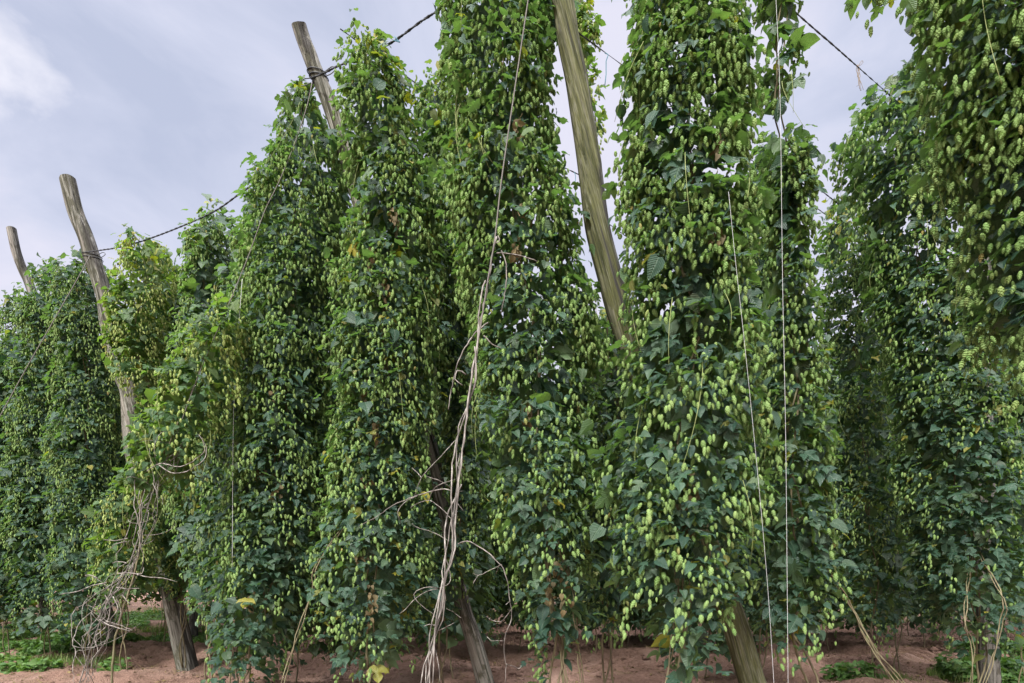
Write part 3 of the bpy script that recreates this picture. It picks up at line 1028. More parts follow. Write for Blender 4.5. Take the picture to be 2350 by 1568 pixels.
wire_thing('trellis_cable', 'sagging twisted dark cable between the tall grey pole and the crooked brown pole', 'cable',
           pxs([(196, 579), (232, 574), (275, 567), (330, 552), (410, 522), (490, 486), (548, 446), (585, 419), (623, 376), (668, 305), (702, 232), (722, 176)], 9.75, 6.3), .011, M_WIRE, 'trellis cables')
wire_thing('trellis_cable', 'twisted dark cable rising over the hop tops between crooked brown pole and thick mossy pole', 'cable',
           pxs([(714, 180), (742, 168), (779, 150), (840, 124), (898, 98), (965, 50), (1031, 3), (1140, -110), (1246, -215)], 6.25, 4.62), .011, M_WIRE, 'trellis cables')
wire_thing('trellis_cable', 'dark cable stub leaving the leafy far corner past the short visible pole end', 'cable',
           pxs([(70, 665), (62, 690), (58, 716), (35, 742), (0, 760), (-60, 784)], 11.7, 12.6), .012, M_WIRE, 'trellis cables')
wire_thing('trellis_cable', 'thin lower cable leaving the leafy far corner into empty sky', 'cable',
           pxs([(70, 700), (40, 742), (0, 787), (-60, 850)], 11.8, 12.3), .007, M_WIRE, 'trellis cables')


def cross(lab, a, bpt, d0, d1, ext0, ext1, r):
    p, q = P(a[0], a[1], d0), P(bpt[0], bpt[1], d1)
    v = unit(q - p)
    wire_thing('trellis_cable', lab, 'cable', [p - v * ext0, p, q, q + v * ext1 - UP * .05], r, M_WIRE, 'trellis cables')


cross('thin cable with a blue twine end, running high behind the thick mossy pole', (1352, 94), (1429, 150), 6.04, 6.33, 1.0, 9, .0065)
cross('thin cable crossing low behind the middle of the thick mossy pole', (1280, 378), (1364, 418), 7.85, 8.3, 2.6, 8, .0065)
cross('dark cable with a dangling straw knot over the bright sky', (1850, 50), (2030, 208), 5.84, 6.65, 2.5, 9, .0075)
cross('short bit of thin cable between the distant yellowish column and dark-leaved column', (1955, 493), (2008, 535), 8.92, 9.39, 2, 6, .008)
cross('forked cable end rising into the dark-leaved column', (1955, 493), (2008, 462), 8.92, 8.3, .1, 1.4, .008)
cross('thin cable glimpsed between the yellow-topped column and the tall cone-laden one', (936, 178), (961, 196), 6.49, 6.59, .8, 7, .006)

# guy strands from the pole tops down to ground anchors
gA = wire_thing('guy_strand', 'slanting strand from the tall grey pole over the leafy far corner', 'guy strand',
                [P(205, 588, 9.7), P(192, 615, 9.62), P(122, 738, 9.4), P(10, 937, 9.15), P(-330, 1571, 8.6)], .007, M_ROPE, 'guy strands', False)
gB_pts = pxs([(716, 190), (706, 238), (678, 325), (639, 420), (608, 483), (573, 580), (545, 650), (517, 717), (460, 850), (400, 1010), (351, 1130), (298, 1292), (245, 1387), (207, 1492), (182, 1568), (120, 1728)], 6.2, 5.3)
gB = wire_thing('guy_strand', 'slanting strand from the crooked brown pole, lost in tangled dead bines lower down', 'guy strand', gB_pts, .005, M_ROPE, 'guy strands', False)
gC_px = [(1246, -225), (1212, 0), (1178, 227), (1150, 420), (1136, 545), (1120, 640), (1095, 800), (1080, 890), (1063, 1018), (1050, 1110), (1040, 1194), (1040, 1260), (1021, 1330), (1010, 1397), (1000, 1450), (992, 1500), (984, 1568), (962, 1920)]
gC_pts = pxs(gC_px, 4.55, 3.5)
gC = wire_thing('guy_strand', 'slanting strand off the thick mossy pole, wound with one bare dead bine', 'guy strand', gC_pts, .0050, M_ROPE, 'guy strands', False)


# ---------------------------------------------------------------- dead bines
def along(pts, step=.05):
    return smooth_path(pts, step)


def spiral(path, amp, turns_per_m, ph, jitter=.012):
    s = np.concatenate([[0], np.cumsum(np.linalg.norm(np.diff(path, axis=0), axis=1))])
    n = len(s)
    j = np.cumsum(rng.normal(size=(n, 3)), axis=0) * jitter * .25
    j -= np.linspace(0, 1, n)[:, None] * j[-1]
    env = amp * (.6 + .5 * np.sin(s * 2.1 + ph) ** 2)
    a = s * turns_per_m * 2 * math.pi + ph
    return path + np.stack([env * np.cos(a), env * np.sin(a), 0 * a], 1) + j


dC = [q for q in gC_pts if q[2] < P(0, 430, 4.3)[2] or True]
low = gC_pts[4:]
root = empty('dead_bine', tuple(low[-1] * np.array([1, 1, 0])))
tag(root, 'pale bare dead hop bine twisted up a slanting strand, side twigs sticking out', 'dead bine')
b = Batch()
pth = along(low)
tube(b, spiral(pth, .012, .45, .5), .0066, .004, seg=8, bumps=.05)
tube(b, spiral(along(low[1:]), .026, .9, 2.4), .0052, .0034, seg=8, bumps=.06)
tube(b, spiral(along(low[2:]), .034, 1.3, 4.4), .0042, .0028, seg=7, bumps=.06)
tube(b, spiral(along(low[5:]), .045, 1.1, 1.0), .005, .0035, seg=6, bumps=.06)
tube(b, spiral(along(low[8:]), .030, .7, 3.4), .0046, .0042, seg=7, bumps=.06)
b.build('bine_stem', M_DEAD, root, True, False)


def z6(x, y):                                      # pixels of an enlarged crop back to the measuring copy
    return ((x / 2.2333 + 900) * .78333, (y / 2.2333 + 1300) * .78333)


TW = [[(945, 312), (900, 296), (850, 300), (790, 318), (720, 340), (640, 368), (560, 405), (450, 478), (335, 540)],
      [(720, 340), (650, 375), (600, 425), (595, 470), (615, 525)],
      [(940, 490), (900, 445), (850, 400), (800, 370), (740, 382), (690, 405), (678, 420)],
      [(800, 370), (810, 330), (840, 285), (900, 255), (975, 232)],
      [(915, 630), (860, 598), (800, 570), (740, 553), (705, 540), (685, 522)],
      [(985, 655), (1030, 638), (1070, 643), (1120, 672), (1180, 710), (1235, 765), (1270, 795), (1295, 850), (1315, 930), (1325, 1030), (1338, 1110), (1330, 1170), (1300, 1240), (1290, 1300), (1292, 1400), (1302, 1450), (1295, 1570)],
      [(1270, 790), (1230, 812), (1180, 835), (1120, 862), (1085, 845)], [(1120, 862), (1098, 892), (1085, 915)],
      [(1335, 1088), (1300, 1130), (1265, 1165), (1210, 1155), (1170, 1130)],
      [(1290, 1290), (1240, 1288), (1205, 1290), (1178, 1262)], [(1300, 1440), (1345, 1455), (1385, 1472), (1400, 1450)],
      [(855, 945), (800, 938), (740, 950), (698, 985), (720, 1035), (770, 1075), (820, 1110), (852, 1150)],
      [(850, 950), (800, 960), (740, 990), (690, 1030), (640, 1085), (605, 1112)],
      [(860, 1222), (900, 1205), (935, 1188), (962, 1170)],
      [(868, 945), (915, 925), (938, 890), (930, 820), (912, 760), (905, 720)],
      [(970, -20), (930, 20), (890, 65), (840, 120), (790, 170), (748, 222), (722, 280), (706, 335)], [(748, 222), (715, 185), (685, 158)],
      [(945, 292), (900, 260), (850, 235), (780, 213)], [(910, 1080), (945, 1095), (975, 1115), (1008, 1142)],
      [(1000, 60), (985, 140), (1005, 190), (1018, 240)], [(990, 150), (1000, 200), (985, 300), (1020, 310)], [(970, 380), (1000, 410), (1022, 440)],
      [(850, 1190), (800, 1182), (762, 1195)], [(840, 1350), (860, 1450), (870, 1560)], [(1210, 745), (1225, 750), (1215, 735)], [(1330, 1030), (1300, 1052)], [(1255, 795), (1235, 850)]]
for i, l in enumerate(TW):
    q = [z6(*v) for v in l]
    d0 = float(np.interp(q[0][1], [1000, 1568], [4.05, 3.66]))
    pts = [P(v[0], v[1], d0 - .10 * math.sin(3.0 * k / len(q)) * (1 if i % 2 else -1)) for k, v in enumerate(q)]
    b = Batch()
    tube(b, smooth_path(pts, .025), .0040 if i in (0, 5) else .0027, .0017, seg=6, bumps=.07)
    b.build('twig', M_DEAD, root, True, False)
b = Batch()                                        # withered twigs higher up
for l in ([(1150, 575), (1160, 600), (1162, 650), (1150, 720)], [(1120, 740), (1085, 770), (1052, 830), (1035, 900), (1030, 940)], [(1140, 580), (1170, 582), (1205, 590), (1235, 600)], [(1136, 560), (1146, 552), (1143, 541)], [(1070, 860), (1050, 850), (1045, 870), (1062, 885)], [(1110, 770), (1130, 790), (1150, 798)]):
    d0 = float(np.interp(l[0][1], [545, 1000], [4.3, 4.05]))
    b = Batch()
    tube(b, smooth_path([P(v[0], v[1], d0 - .03) for v in l], .025), .005, .003, seg=6, bumps=.06)
    b.build('twig', M_DEAD, root, True, False)

# tangle of dead bines on the strand of the crooked pole
root = empty('dead_bine_tangle', tuple(gB_pts[-1] * np.array([1, 1, 0])))
tag(root, 'big loose tangle of curly dead bines hanging on a slanting strand at the wood-edge grass', 'dead bines')
root['label'] = 'big loose tangle of curly dead bines on the slanting strand before the tall grey pole'
seg_pts = gB_pts[9:]
for i in range(10):
    a = random.choice([0, 0, 1, 1, 2])
    e = random.choice([4, 5, 6, 6, len(seg_pts) - 1, len(seg_pts) - 1])
    e = max(e, a + 3)
    pth = along(seg_pts[a:e], .05)
    q = spiral(pth, random.uniform(.03, .15), random.uniform(.3, 1.1), random.uniform(0, 6.28), .05)
    b = Batch()
    tube(b, q, random.uniform(.0026, .0052), random.uniform(.002, .0034), seg=6, bumps=.06)
    b.build('bine_stem', M_DEAD, root, True, False)
for i in range(18):                               # loops and stray ends
    c = np.array(smooth_path(seg_pts, .1))
    c = c[int(rng.integers(int(len(c) * .02), int(len(c) * .72)))]
    R_ = random.uniform(.06, .22)
    a0, da = random.uniform(0, 6.28), random.uniform(1.5, 5.5)
    t = np.linspace(0, 1, 18)
    ax1 = unit(rng.normal(size=3) + np.array([1.0, 0, 0])); ax2 = unit(rng.normal(size=3) * .6 + UP)
    q = c + R_ * (np.cos(a0 + da * t)[:, None] * ax1 + np.sin(a0 + da * t)[:, None] * ax2) + (ax1 * t[:, None] * random.uniform(-.3, .3))
    b = Batch()
    tube(b, q, .0027, .0016, seg=5)
    b.build('twig', M_DEAD, root, True, False)


def z5(x, y):
    return ((x / 2.2333) * .78333, (y / 2.2333 + 1300) * .78333)


b = Batch()
for l in ([(960, 180), (1050, 130), (1180, 150), (1280, 100), (1340, 40), (1320, -40)], [(1040, 140), (1120, 190), (1220, 180), (1330, 110), (1350, 20), (1300, -60)], [(830, 620), (750, 635), (680, 628)], [(830, 640), (760, 655), (725, 690)],
          [(770, 850), (860, 845), (960, 870), (1060, 878), (1160, 905)], [(700, 910), (600, 930), (510, 965), (400, 985)], [(640, 880), (600, 860), (560, 858)], [(760, 940), (830, 950), (915, 945)], [(800, 990), (840, 1040), (860, 1055)],
          [(690, 1160), (780, 1185), (865, 1220)], [(650, 1150), (720, 1190), (850, 1225)], [(740, 1000), (770, 1080), (720, 1160), (700, 1280), (610, 1400), (600, 1475)], [(690, 990), (720, 1080), (690, 1200), (620, 1270), (640, 1360), (560, 1450), (530, 1540)],
          [(830, 780), (780, 770), (735, 780)], [(890, 850), (930, 850), (940, 810)]):
    q = [z5(*v) for v in l]
    d0 = float(np.interp(q[0][1], [1010, 1568], [5.55, 5.32])) - .08
    b = Batch()
    tube(b, smooth_path([P(v[0], v[1], d0 + random.uniform(-.03, .03)) for v in q], .03), .005, .003, seg=6, bumps=.06)
    b.build('twig', M_DEAD, root, True, False)

# ---------------------------------------------------------------- strings and twine ends
wire_thing('training_string', 'straight white string running unbroken from the sparse column top down to the soil', 'string',
           [P(1778, -60, 3.5), P(1790, 220, 3.5), P(1796, 650, 3.5), P(1803, 1000, 3.5), P(1808, 1500, 3.5), P(1812, 1920, 3.5)], .0011, M_STRING, 'white training strings', False)
wire_thing('training_string', 'white string slanting down the edge of the biggest cone-laden column, partly under leaves', 'string',
           [P(1672, 440, 3.62), P(1688, 600, 3.6), P(1710, 800, 3.58), P(1740, 1100, 3.56), P(1762, 1350, 3.55), P(1776, 1568, 3.55), P(1795, 1880, 3.55)], .0010, M_STRING, 'white training strings', False)
wire_thing('training_string', 'faint pale string hanging in the leafy wall beside the dead bine tangle', 'string',
           [P(556, 640, 6.1), P(540, 860, 6.1), P(535, 1000, 6.1), P(533, 1300, 6.1)], .0024, M_STRING, 'white training strings', False)
for lab, l, d, mat in (('short blue twine end dangling at the crossing cable near the pole top', [(1388, 122), (1396, 126), (1391, 140), (1391, 170), (1388, 196)], 6.1, M_TWINE),
                       ('short blue twine end hanging low beside the thick mossy pole', [(1318, 396), (1321, 404), (1320, 420), (1321, 440)], 8.0, M_TWINE),
                       ('tiny blue tie knotted round the rising twisted cable', [(906, 84), (912, 92), (918, 97), (903, 92)], 5.4, M_TWINE)):
    wire_thing('twine_end', lab, 'twine', [P(q[0], q[1], d) for q in l], .0045, mat, 'twine ends', False)
b = Batch()
for i in range(7):
    j = lambda: rng.normal(0, 2.2)
    l = [(1968, 148), (1970 + j(), 160), (1970 + j(), 175), (1974 + 1.5 * j(), 190 + j()), (1977 + 2 * j(), 202 + 2 * j())]
    if i == 0:
        l = [(1970, 152), (1977, 140), (1981, 142), (1974, 150), (1968, 152)]
    tube(b, smooth_path([P(q[0], q[1], 6.36) for q in l], .03), .0035, .002, seg=5)
o = b.build('straw_knot', M_STRAW, None, True, False)
tag(o, 'frayed straw coloured knot dangling from the dark cable', 'twine', 'twine ends')

# ---------------------------------------------------------------- hop plants
def zz(x0, y0, k, l, d):
    """points of an enlarged crop (origin x0,y0, enlargement k) at distance d, continued to the soil"""
    pts = [P((x / k + x0) * .78333, (y / k + y0) * .78333, d) for x, y in l]
    q, r = pts[-1], pts[-2]
    if q[2] > .02:
        v = (q - r) / max(1e-3, (r - q)[2])
        v = v * min(1, 1.2 / (np.linalg.norm(v) + 1e-6))
        pts.append(q + v * q[2] - UP * .02 * 0)
        pts[-1][2] = -.05
    return pts


G1 = None
# P5: tall cone-laden column at the middle
hop_plant('tall cone-laden column just behind the bare dead bine, standing before the sky gap', 5.0,
          [(-170, 1060, 1220), (-60, 1030, 1260), (0, 1018, 1270), (80, 1010, 1276), (150, 1012, 1265), (220, 1040, 1258), (300, 1030, 1280), (400, 1020, 1302), (500, 1040, 1300), (600, 1060, 1342), (700, 1078, 1378), (850, 1090, 1362), (1000, 1115, 1350), (1150, 1140, 1352), (1300, 1175, 1360, .8), (1380, 1215, 1350, .5), (1480, 1235, 1330, .25), (1560, 1240, 1300, .12)],
          0, cones=1.05, dry=7, singles=95, runners=40, big=1.2, depth=.5, stem_paths=[zz(900, 1300, 2.2333, [(1585, 950), (1610, 1085), (1640, 1235), (1670, 1400), (1692, 1568)], 5.0), zz(900, 1300, 2.2333, [(1735, 930), (1750, 1100), (1775, 1350), (1800, 1568)], 4.95), zz(900, 1300, 2.2333, [(1590, 960), (1600, 1090), (1660, 1260), (1660, 1400), (1680, 1568)], 4.98)])
# P7: biggest, nearest full column
hop_plant('biggest cone-laden column, wide and bright, covering the lower half of the mossy pole', 4.15,
          [(-180, 1490, 1650), (-60, 1455, 1680), (0, 1450, 1692), (100, 1450, 1700), (170, 1432, 1720), (250, 1440, 1700), (330, 1408, 1712), (420, 1440, 1740), (500, 1425, 1742), (600, 1420, 1722), (700, 1440, 1738), (800, 1440, 1732), (950, 1400, 1738), (1100, 1392, 1728), (1200, 1405, 1715), (1300, 1450, 1690, .8), (1370, 1490, 1660, .55), (1460, 1510, 1630, .35), (1560, 1530, 1600, .12)],
          0, cones=1.1, dry=4, patchy=.7, singles=100, runners=45, big=1.25, depth=.42, wisp=.09, stem_paths=[zz(1600, 1300, 2.2333, [(855, 980), (850, 1150), (820, 1350), (785, 1568)], 4.15), zz(1600, 1300, 2.2333, [(880, 1400), (895, 1480), (915, 1568)], 4.2)])
# P4
hop_plant('yellow-topped rounded column behind the crooked brown pole, hiding its middle', 5.85,
          [(112, 845, 885), (125, 820, 910), (145, 790, 925), (180, 780, 932), (240, 772, 940), (300, 800, 952), (400, 825, 1000), (520, 800, 1012), (700, 772, 1010), (900, 760, 1000), (1000, 758, 968), (1120, 752, 962), (1200, 740, 985), (1280, 730, 990), (1350, 730, 970, .8), (1440, 750, 950, .55), (1530, 800, 900, .25)],
          0, cones=1.0, dry=9, singles=70, runners=30, yellow=.13, depth=.5, wisp=.07, stem_paths=[zz(0, 1300, 2.2333, [(2090, 760), (2050, 950), (2000, 1090), (1930, 1300), (1850, 1568)], 5.6)])
# P3
hop_plant('broad stepped column under the short guy wire, at the crooked pole flank', 6.6,
          [(195, 692, 716, .5), (240, 672, 735, .7), (270, 648, 758), (310, 636, 778), (360, 622, 792), (420, 592, 800), (520, 555, 800), (650, 560, 775), (800, 560, 765), (1000, 540, 750), (1250, 530, 735), (1400, 515, 700, .8), (1480, 500, 660, .5), (1560, 520, 620, .25)],
          0, cones=1.05, dry=5, singles=60, runners=22, depth=.55)
# P3b
hop_plant('leafy flank of the front wall next to the dead bine tangle, thin ragged top', 7.3,
          [(375, 610, 640, .6), (440, 585, 640, .8), (530, 562, 630), (620, 540, 630), (680, 505, 620), (800, 490, 620), (1000, 460, 610), (1300, 470, 600), (1420, 490, 580, .6), (1500, 510, 570, .3)],
          1, cones=.95, leaf=1.1, runners=12, depth=.5, pale=.2)
# P2 thin spire
hop_plant('slim spire of hops whose tip reaches the sagging cable', 8.2,
          [(492, 474, 492, .8), (515, 452, 504), (545, 442, 506), (620, 440, 506, .9), (690, 432, 515), (780, 405, 560), (950, 390, 540), (1150, 405, 540), (1300, 440, 530), (1370, 450, 510, .4)],
          1, cones=1.0, pale=.4, runners=8, depth=.4, wisp=.10)
# climbing on the guy strand B
hop_plant('bright ragged hops climbing the slanting strand above the dead bine tangle', 6.0,
          [(680, 520, 555, .3), (715, 490, 560, .7), (760, 430, 560), (850, 395, 540), (950, 355, 500), (1040, 338, 485), (1100, 335, 430, .7), (1150, 335, 390, .3)],
          0, cones=.85, leaf=1.0, pale=.55, big=1.5, singles=40, runners=25, depth=.3, base=(gB_pts[-1][0] + .3, 5.5), stems=1, wisp=.12, dens=.8)
# P1
hop_plant('yellowish leafy column with rounded head right beside the tall grey pole', 9.2,
          [(548, 308, 345, .7), (570, 288, 372), (610, 278, 398), (680, 272, 395), (735, 268, 362), (790, 250, 365), (850, 270, 365), (890, 318, 368), (1040, 326, 372), (1090, 270, 360), (1200, 240, 350), (1300, 230, 345), (1370, 240, 330, .4)],
          1, cones=1.05, pale=.7, yellow=.10, runners=8, depth=.5)
hop_plant('yellowish side column merging beyond the rounded head at the cable', 10.2,
          [(568, 350, 395, .6), (600, 345, 422), (660, 340, 420), (730, 345, 410, .8), (850, 335, 430), (1050, 330, 440), (1250, 385, 440), (1370, 400, 440, .5)],
          1, cones=1.05, pale=.8, yellow=.12, runners=5, depth=.5, wisp=.1)
hop_plant('dark dense column behind the tall grey pole, filling up to its wire', 10.4,
          [(570, 165, 195, .5), (615, 160, 240), (680, 130, 262), (800, 130, 270), (1000, 130, 275), (1250, 130, 280), (1380, 150, 260, .6), (1440, 170, 240, .3)],
          1, cones=.9, runners=5, depth=.6)
hop_plant('dark dense column forming the far leafy corner below the short pole end', 10.9,
          [(605, 120, 165, .8), (640, 85, 180), (700, 70, 190), (800, 50, 190), (900, 40, 190), (1050, 25, 190), (1300, 30, 200), (1400, 40, 190, .6), (1450, 60, 160, .3)],
          1, cones=.85, runners=5, depth=.6)
hop_plant('half-cut hop column just outside the far leafy corner, below the cable stub', 11.6,
          [(690, 40, 110, .6), (760, 20, 110), (850, -10, 100), (1000, -50, 90), (1250, -60, 90), (1390, -40, 70, .6)],
          1, cones=.8, depth=.6, runners=4)
hop_plant('lowest outermost hop column, mere slice at the picture edge under the thin lower cable', 11.0,
          [(815, -60, 25, .6), (900, -90, 30), (1100, -110, 50), (1300, -100, 60), (1420, -60, 40, .6)],
          1, cones=.8, depth=.6, group=None)
# P4b
hop_plant('yellow-tipped lower column wedged between the rounded yellow-topped one and tall cone-laden one', 6.7,
          [(190, 980, 1022, .6), (230, 940, 1055), (330, 950, 1070), (450, 975, 1075), (600, 985, 1090), (800, 985, 1090), (960, 1028, 1092), (1180, 1042, 1090), (1300, 985, 1075), (1430, 980, 1050, .4)],
          0, cones=1.0, yellow=.20, runners=14, depth=.45)
# behind C
hop_plant('slim sprig column peeping out behind the top of the thick mossy pole', 6.2,
          [(-120, 1300, 1350), (20, 1310, 1352, .7), (60, 1318, 1372, .8), (110, 1325, 1372, .6), (200, 1335, 1372, .6), (300, 1345, 1378, .5), (330, 1350, 1375, .2), (480, 1352, 1375, .0), (640, 1380, 1400, .0), (900, 1400, 1420, .0)],
          0, cones=.9, pale=.6, yellow=.1, singles=0, runners=0, depth=.2, stems=1)
hop_plant('shaded low column filling the gap under the mossy pole between the two big bright ones', 6.2,
          [(745, 1385, 1440, .7), (800, 1370, 1475), (950, 1350, 1475), (1150, 1340, 1455), (1300, 1340, 1445), (1410, 1360, 1420, .5)],
          0, cones=.9, runners=12, depth=.45, dens=1.1)
# P9 sparse
hop_plant('sparse column whose top is separate leaf clusters strung along a white string', 4.5,
          [(-90, 1760, 1840, 0), (-76, 1745, 1850, 0), (-75, 1745, 1850, 1.35), (-40, 1745, 1850, 1.35), (-39, 1745, 1850, 0), (-9, 1742, 1850, 0), (-8, 1742, 1850, 1.35), (8, 1742, 1850, 1.35), (9, 1742, 1850, 0), (57, 1748, 1842, 0), (58, 1748, 1842, 1.35), (68, 1748, 1842, 1.35), (69, 1748, 1842, 0), (117, 1758, 1852, 0), (118, 1758, 1852, 1.35), (136, 1758, 1852, 1.35), (137, 1758, 1852, 0), (204, 1746, 1868, 0), (205, 1746, 1868, 1.35), (220, 1746, 1868, 1.35), (221, 1746, 1868, 0), (274, 1762, 1870, 0), (275, 1762, 1870, 1.35), (290, 1762, 1870, 1.35), (291, 1762, 1870, 0), (314, 1785, 1870, 0), (320, 1785, 1870, 1), (420, 1788, 1880), (550, 1790, 1895), (700, 1790, 1912), (900, 1800, 1935), (1100, 1800, 1960), (1300, 1810, 1965), (1400, 1830, 1950, .7), (1470, 1850, 1930, .4)],
          0, cones=.95, leaf=1.1, big=1.5, pale=.3, singles=85, runners=16, yellow=.07, depth=.35, loose=318, base=(gx(1960, 4.9), 5.1), stem_paths=[zz(2200, 1300, 2.234, [(640, 1040), (720, 1200), (830, 1400), (940, 1568)], 5.2), zz(2200, 1300, 2.234, [(650, 1050), (740, 1230), (870, 1420), (1000, 1568)], 5.3)])
# P8
hop_plant('dark shaded column behind the straight white string', 7.4,
          [(325, 1735, 1775, .7), (360, 1718, 1795), (450, 1710, 1805), (700, 1700, 1820), (900, 1690, 1825), (1300, 1690, 1830), (1430, 1700, 1800, .5)],
          0, cones=.55, leaf=1.1, runners=8, depth=.5, dens=1.15)
# P10
hop_plant('distant yellowish column against the bright sky beside the sparse one', 8.7,
          [(455, 1905, 1945, .7), (500, 1890, 1985), (600, 1890, 1990), (700, 1900, 2005), (850, 1900, 2040), (1050, 1910, 2060), (1300, 1930, 2090), (1420, 1950, 2060, .5)],
          1, cones=1.1, pale=.45, dens=.75, yellow=.12, runners=6, depth=.5, wisp=.1)
hop_plant('paler distant column tucked in front of the dark-leaved one', 9.7,
          [(535, 1995, 2040, .6), (580, 1970, 2070), (700, 1980, 2090), (900, 1990, 2110), (1200, 2000, 2130), (1400, 2010, 2110, .5)],
          1, cones=1.0, pale=.48, dens=.75, yellow=.12, runners=3, depth=.5, wisp=.1)
# P11
hop_plant('dark-leaved column with few cones and a rounded yellowish head under the straw-knot cable', 6.8,
          [(188, 2045, 2085, .8), (220, 1985, 2115), (260, 1958, 2135), (310, 1938, 2152), (400, 1965, 2192), (500, 2000, 2205), (650, 2020, 2232), (800, 2050, 2262), (950, 2075, 2292), (1100, 2085, 2320), (1250, 2110, 2340), (1340, 2140, 2330, .8), (1420, 2180, 2310, .4), (1500, 2210, 2290, .2)],
          0, cones=.42, leaf=1.35, big=2.2, singles=40, runners=26, depth=.6, stem_paths=[zz(2200, 1300, 2.234, [(1400, 1150), (1430, 1260), (1455, 1350), (1440, 1568)], 6.2), zz(2200, 1300, 2.234, [(1650, 1010), (1640, 1150), (1615, 1300), (1560, 1480), (1530, 1560)], 6.0)])
# P12
hop_plant('huge close column with the largest cones, cut by the upper picture corner', 3.2,
          [(-260, 2135, 2520), (-60, 2107, 2520), (0, 2105, 2510), (70, 2130, 2500), (150, 2157, 2500), (300, 2185, 2480), (450, 2235, 2470), (600, 2260, 2470), (690, 2290, 2460), (730, 2320, 2460, .7), (790, 2350, 2460, .3), (830, 2380, 2470, .02)],
          0, cones=1.6, leaf=.9, patchy=.3, singles=100, runners=40, big=1.0, depth=.5, wisp=.04, dens=1.15, shrink=.09, base=(gx(2650, 3.2), 3.2))
hop_plant('thin hanging sprig dangling in the sky at the side of the huge close column', 3.1,
          [(-90, 2020, 2075, .8), (-30, 2005, 2060, .7), (5, 2020, 2050, .5), (20, 2032, 2046, .15), (70, 2040, 2046, .15), (90, 2036, 2048, .3), (100, 2040, 2046, .1)],
          0, cones=.6, big=.2, dens=.6, wisp=0, loose=400, shrink=0, runners=3, depth=.08, make_bine=False, name='hop_sprig', base=(gx(2090, 3.2), 3.15))
hop_plant('shaded hops closing the view beyond the dark-leaved column', 8.4,
          [(330, 2300, 2420), (600, 2280, 2440), (900, 2270, 2440), (1200, 2260, 2440), (1420, 2280, 2420, .5)], 1, cones=.9, depth=.6, runners=4)

# ---------------------------------------------------------------- rows deeper in the yard
BACK = 'hop plants in the rows deeper inside the yard'
BACKLAB = 'shaded hop plant deep inside the yard, half hidden behind the front columns'


def std_stations(px, d, w, top=6.8, low=.5):
    f = lambda zc: (HOR + (CAMZ - zc) * F / d) / S
    wp = w / d * F / S / 2
    return [(f(top), px - wp * .4, px + wp * .4, .7), (f(top - .3), px - wp * .85, px + wp * .85), (f(5.0), px - wp, px + wp), (f(3.0), px - wp * 1.1, px + wp * 1.1), (f(low + .9), px - wp * 1.05, px + wp * 1.05), (f(low + .25), px - wp * .7, px + wp * .7, .5), (f(low), px - wp * .5, px + wp * .5, .2)]


protos = []


def copy_plant(src, x, y, rot, sc):
    c = src.copy()
    COL.objects.link(c)
    c.location = (x, y, 0)
    c.rotation_euler = (0, 0, rot)
    c.scale = (1, 1, sc)
    for ch in src.children:
        k = ch.copy()
        COL.objects.link(k)
        k.parent = c
    return c


for i in range(4):
    pl = hop_plant(BACKLAB, 13.0, std_stations(300 + 500 * i, 13.0, 1.15 + .1 * (i % 3), low=(1.25, 1.1, .55, .4)[i]), 2, cones=.85, group=BACK, depth=.6, dens=1.0)
    protos.append(pl)
spots = []
for x in np.arange(-12.5, 13.5, 1.05):            # second and third line of rows
    spots.append((x + rng.normal(0, .12), 12.6 + rng.normal(0, .3)))
for x in np.arange(-17, 17.5, 1.25):
    spots.append((x + rng.normal(0, .2), 15.4 + rng.normal(0, .4)))
for x in np.arange(-22, 22.5, 1.5):
    spots.append((x + rng.normal(0, .2), 18.8 + rng.normal(0, .5)))
spots += [(-4.2, 8.9), (-3.0, 8.3), (-1.9, 8.2), (1.6, 9.2 + 2.4), (2.9, 8.9), (-.9, 8.6 + .4), (3.6, 9.5), (-5.7, 10.4), (-4.4, 10.9)]
for i, (x, y) in enumerate(spots):
    lowish = 2 if x > -4.2 - .3 * (y - 12) else 0
    if i < 4:
        protos[i].location = ((-9.0, -7.5, 3.0, 8.4)[i], (14.0, 16.6, 14.0, 13.9)[i], 0)
        copy_plant(protos[lowish], x, y, rng.uniform(0, 6.28), 1.0)
    else:
        copy_plant(protos[lowish + i % 2], x, y, rng.uniform(0, 6.28), rng.uniform(.94, 1.03))

# far rows read as one mass
b = Batch()
n = 26000
x, y = rng.uniform(-48, 48, n), rng.choice([23.0, 27.0, 32.0, 38.0], n) + rng.normal(0, .35, n)
z_ = np.where(x < -3, rng.uniform(1.3, 6.7, n), rng.uniform(.5, 6.7, n))
p = np.stack([x, y, z_], 1)
e = np.tile(np.array([0, -1.0, 0]), (n, 1)) + rng.normal(size=(n, 3)) * .6
M = leaf_frames(e * .6 + UP * .7 + rng.normal(size=(n, 3)) * .4, e * .5 - UP * .8 + rng.normal(size=(n, 3)) * .4, rng.uniform(.22, .42, n))
b.add(LEAFS[0], p, M, rng.uniform(.2, 1, n), rng.uniform(0, .15, n))
o = b.build('distant_hop_foliage', M_LEAF)
tag(o, 'far rows of hops reading as one dark green mass', 'hops', kind='stuff')

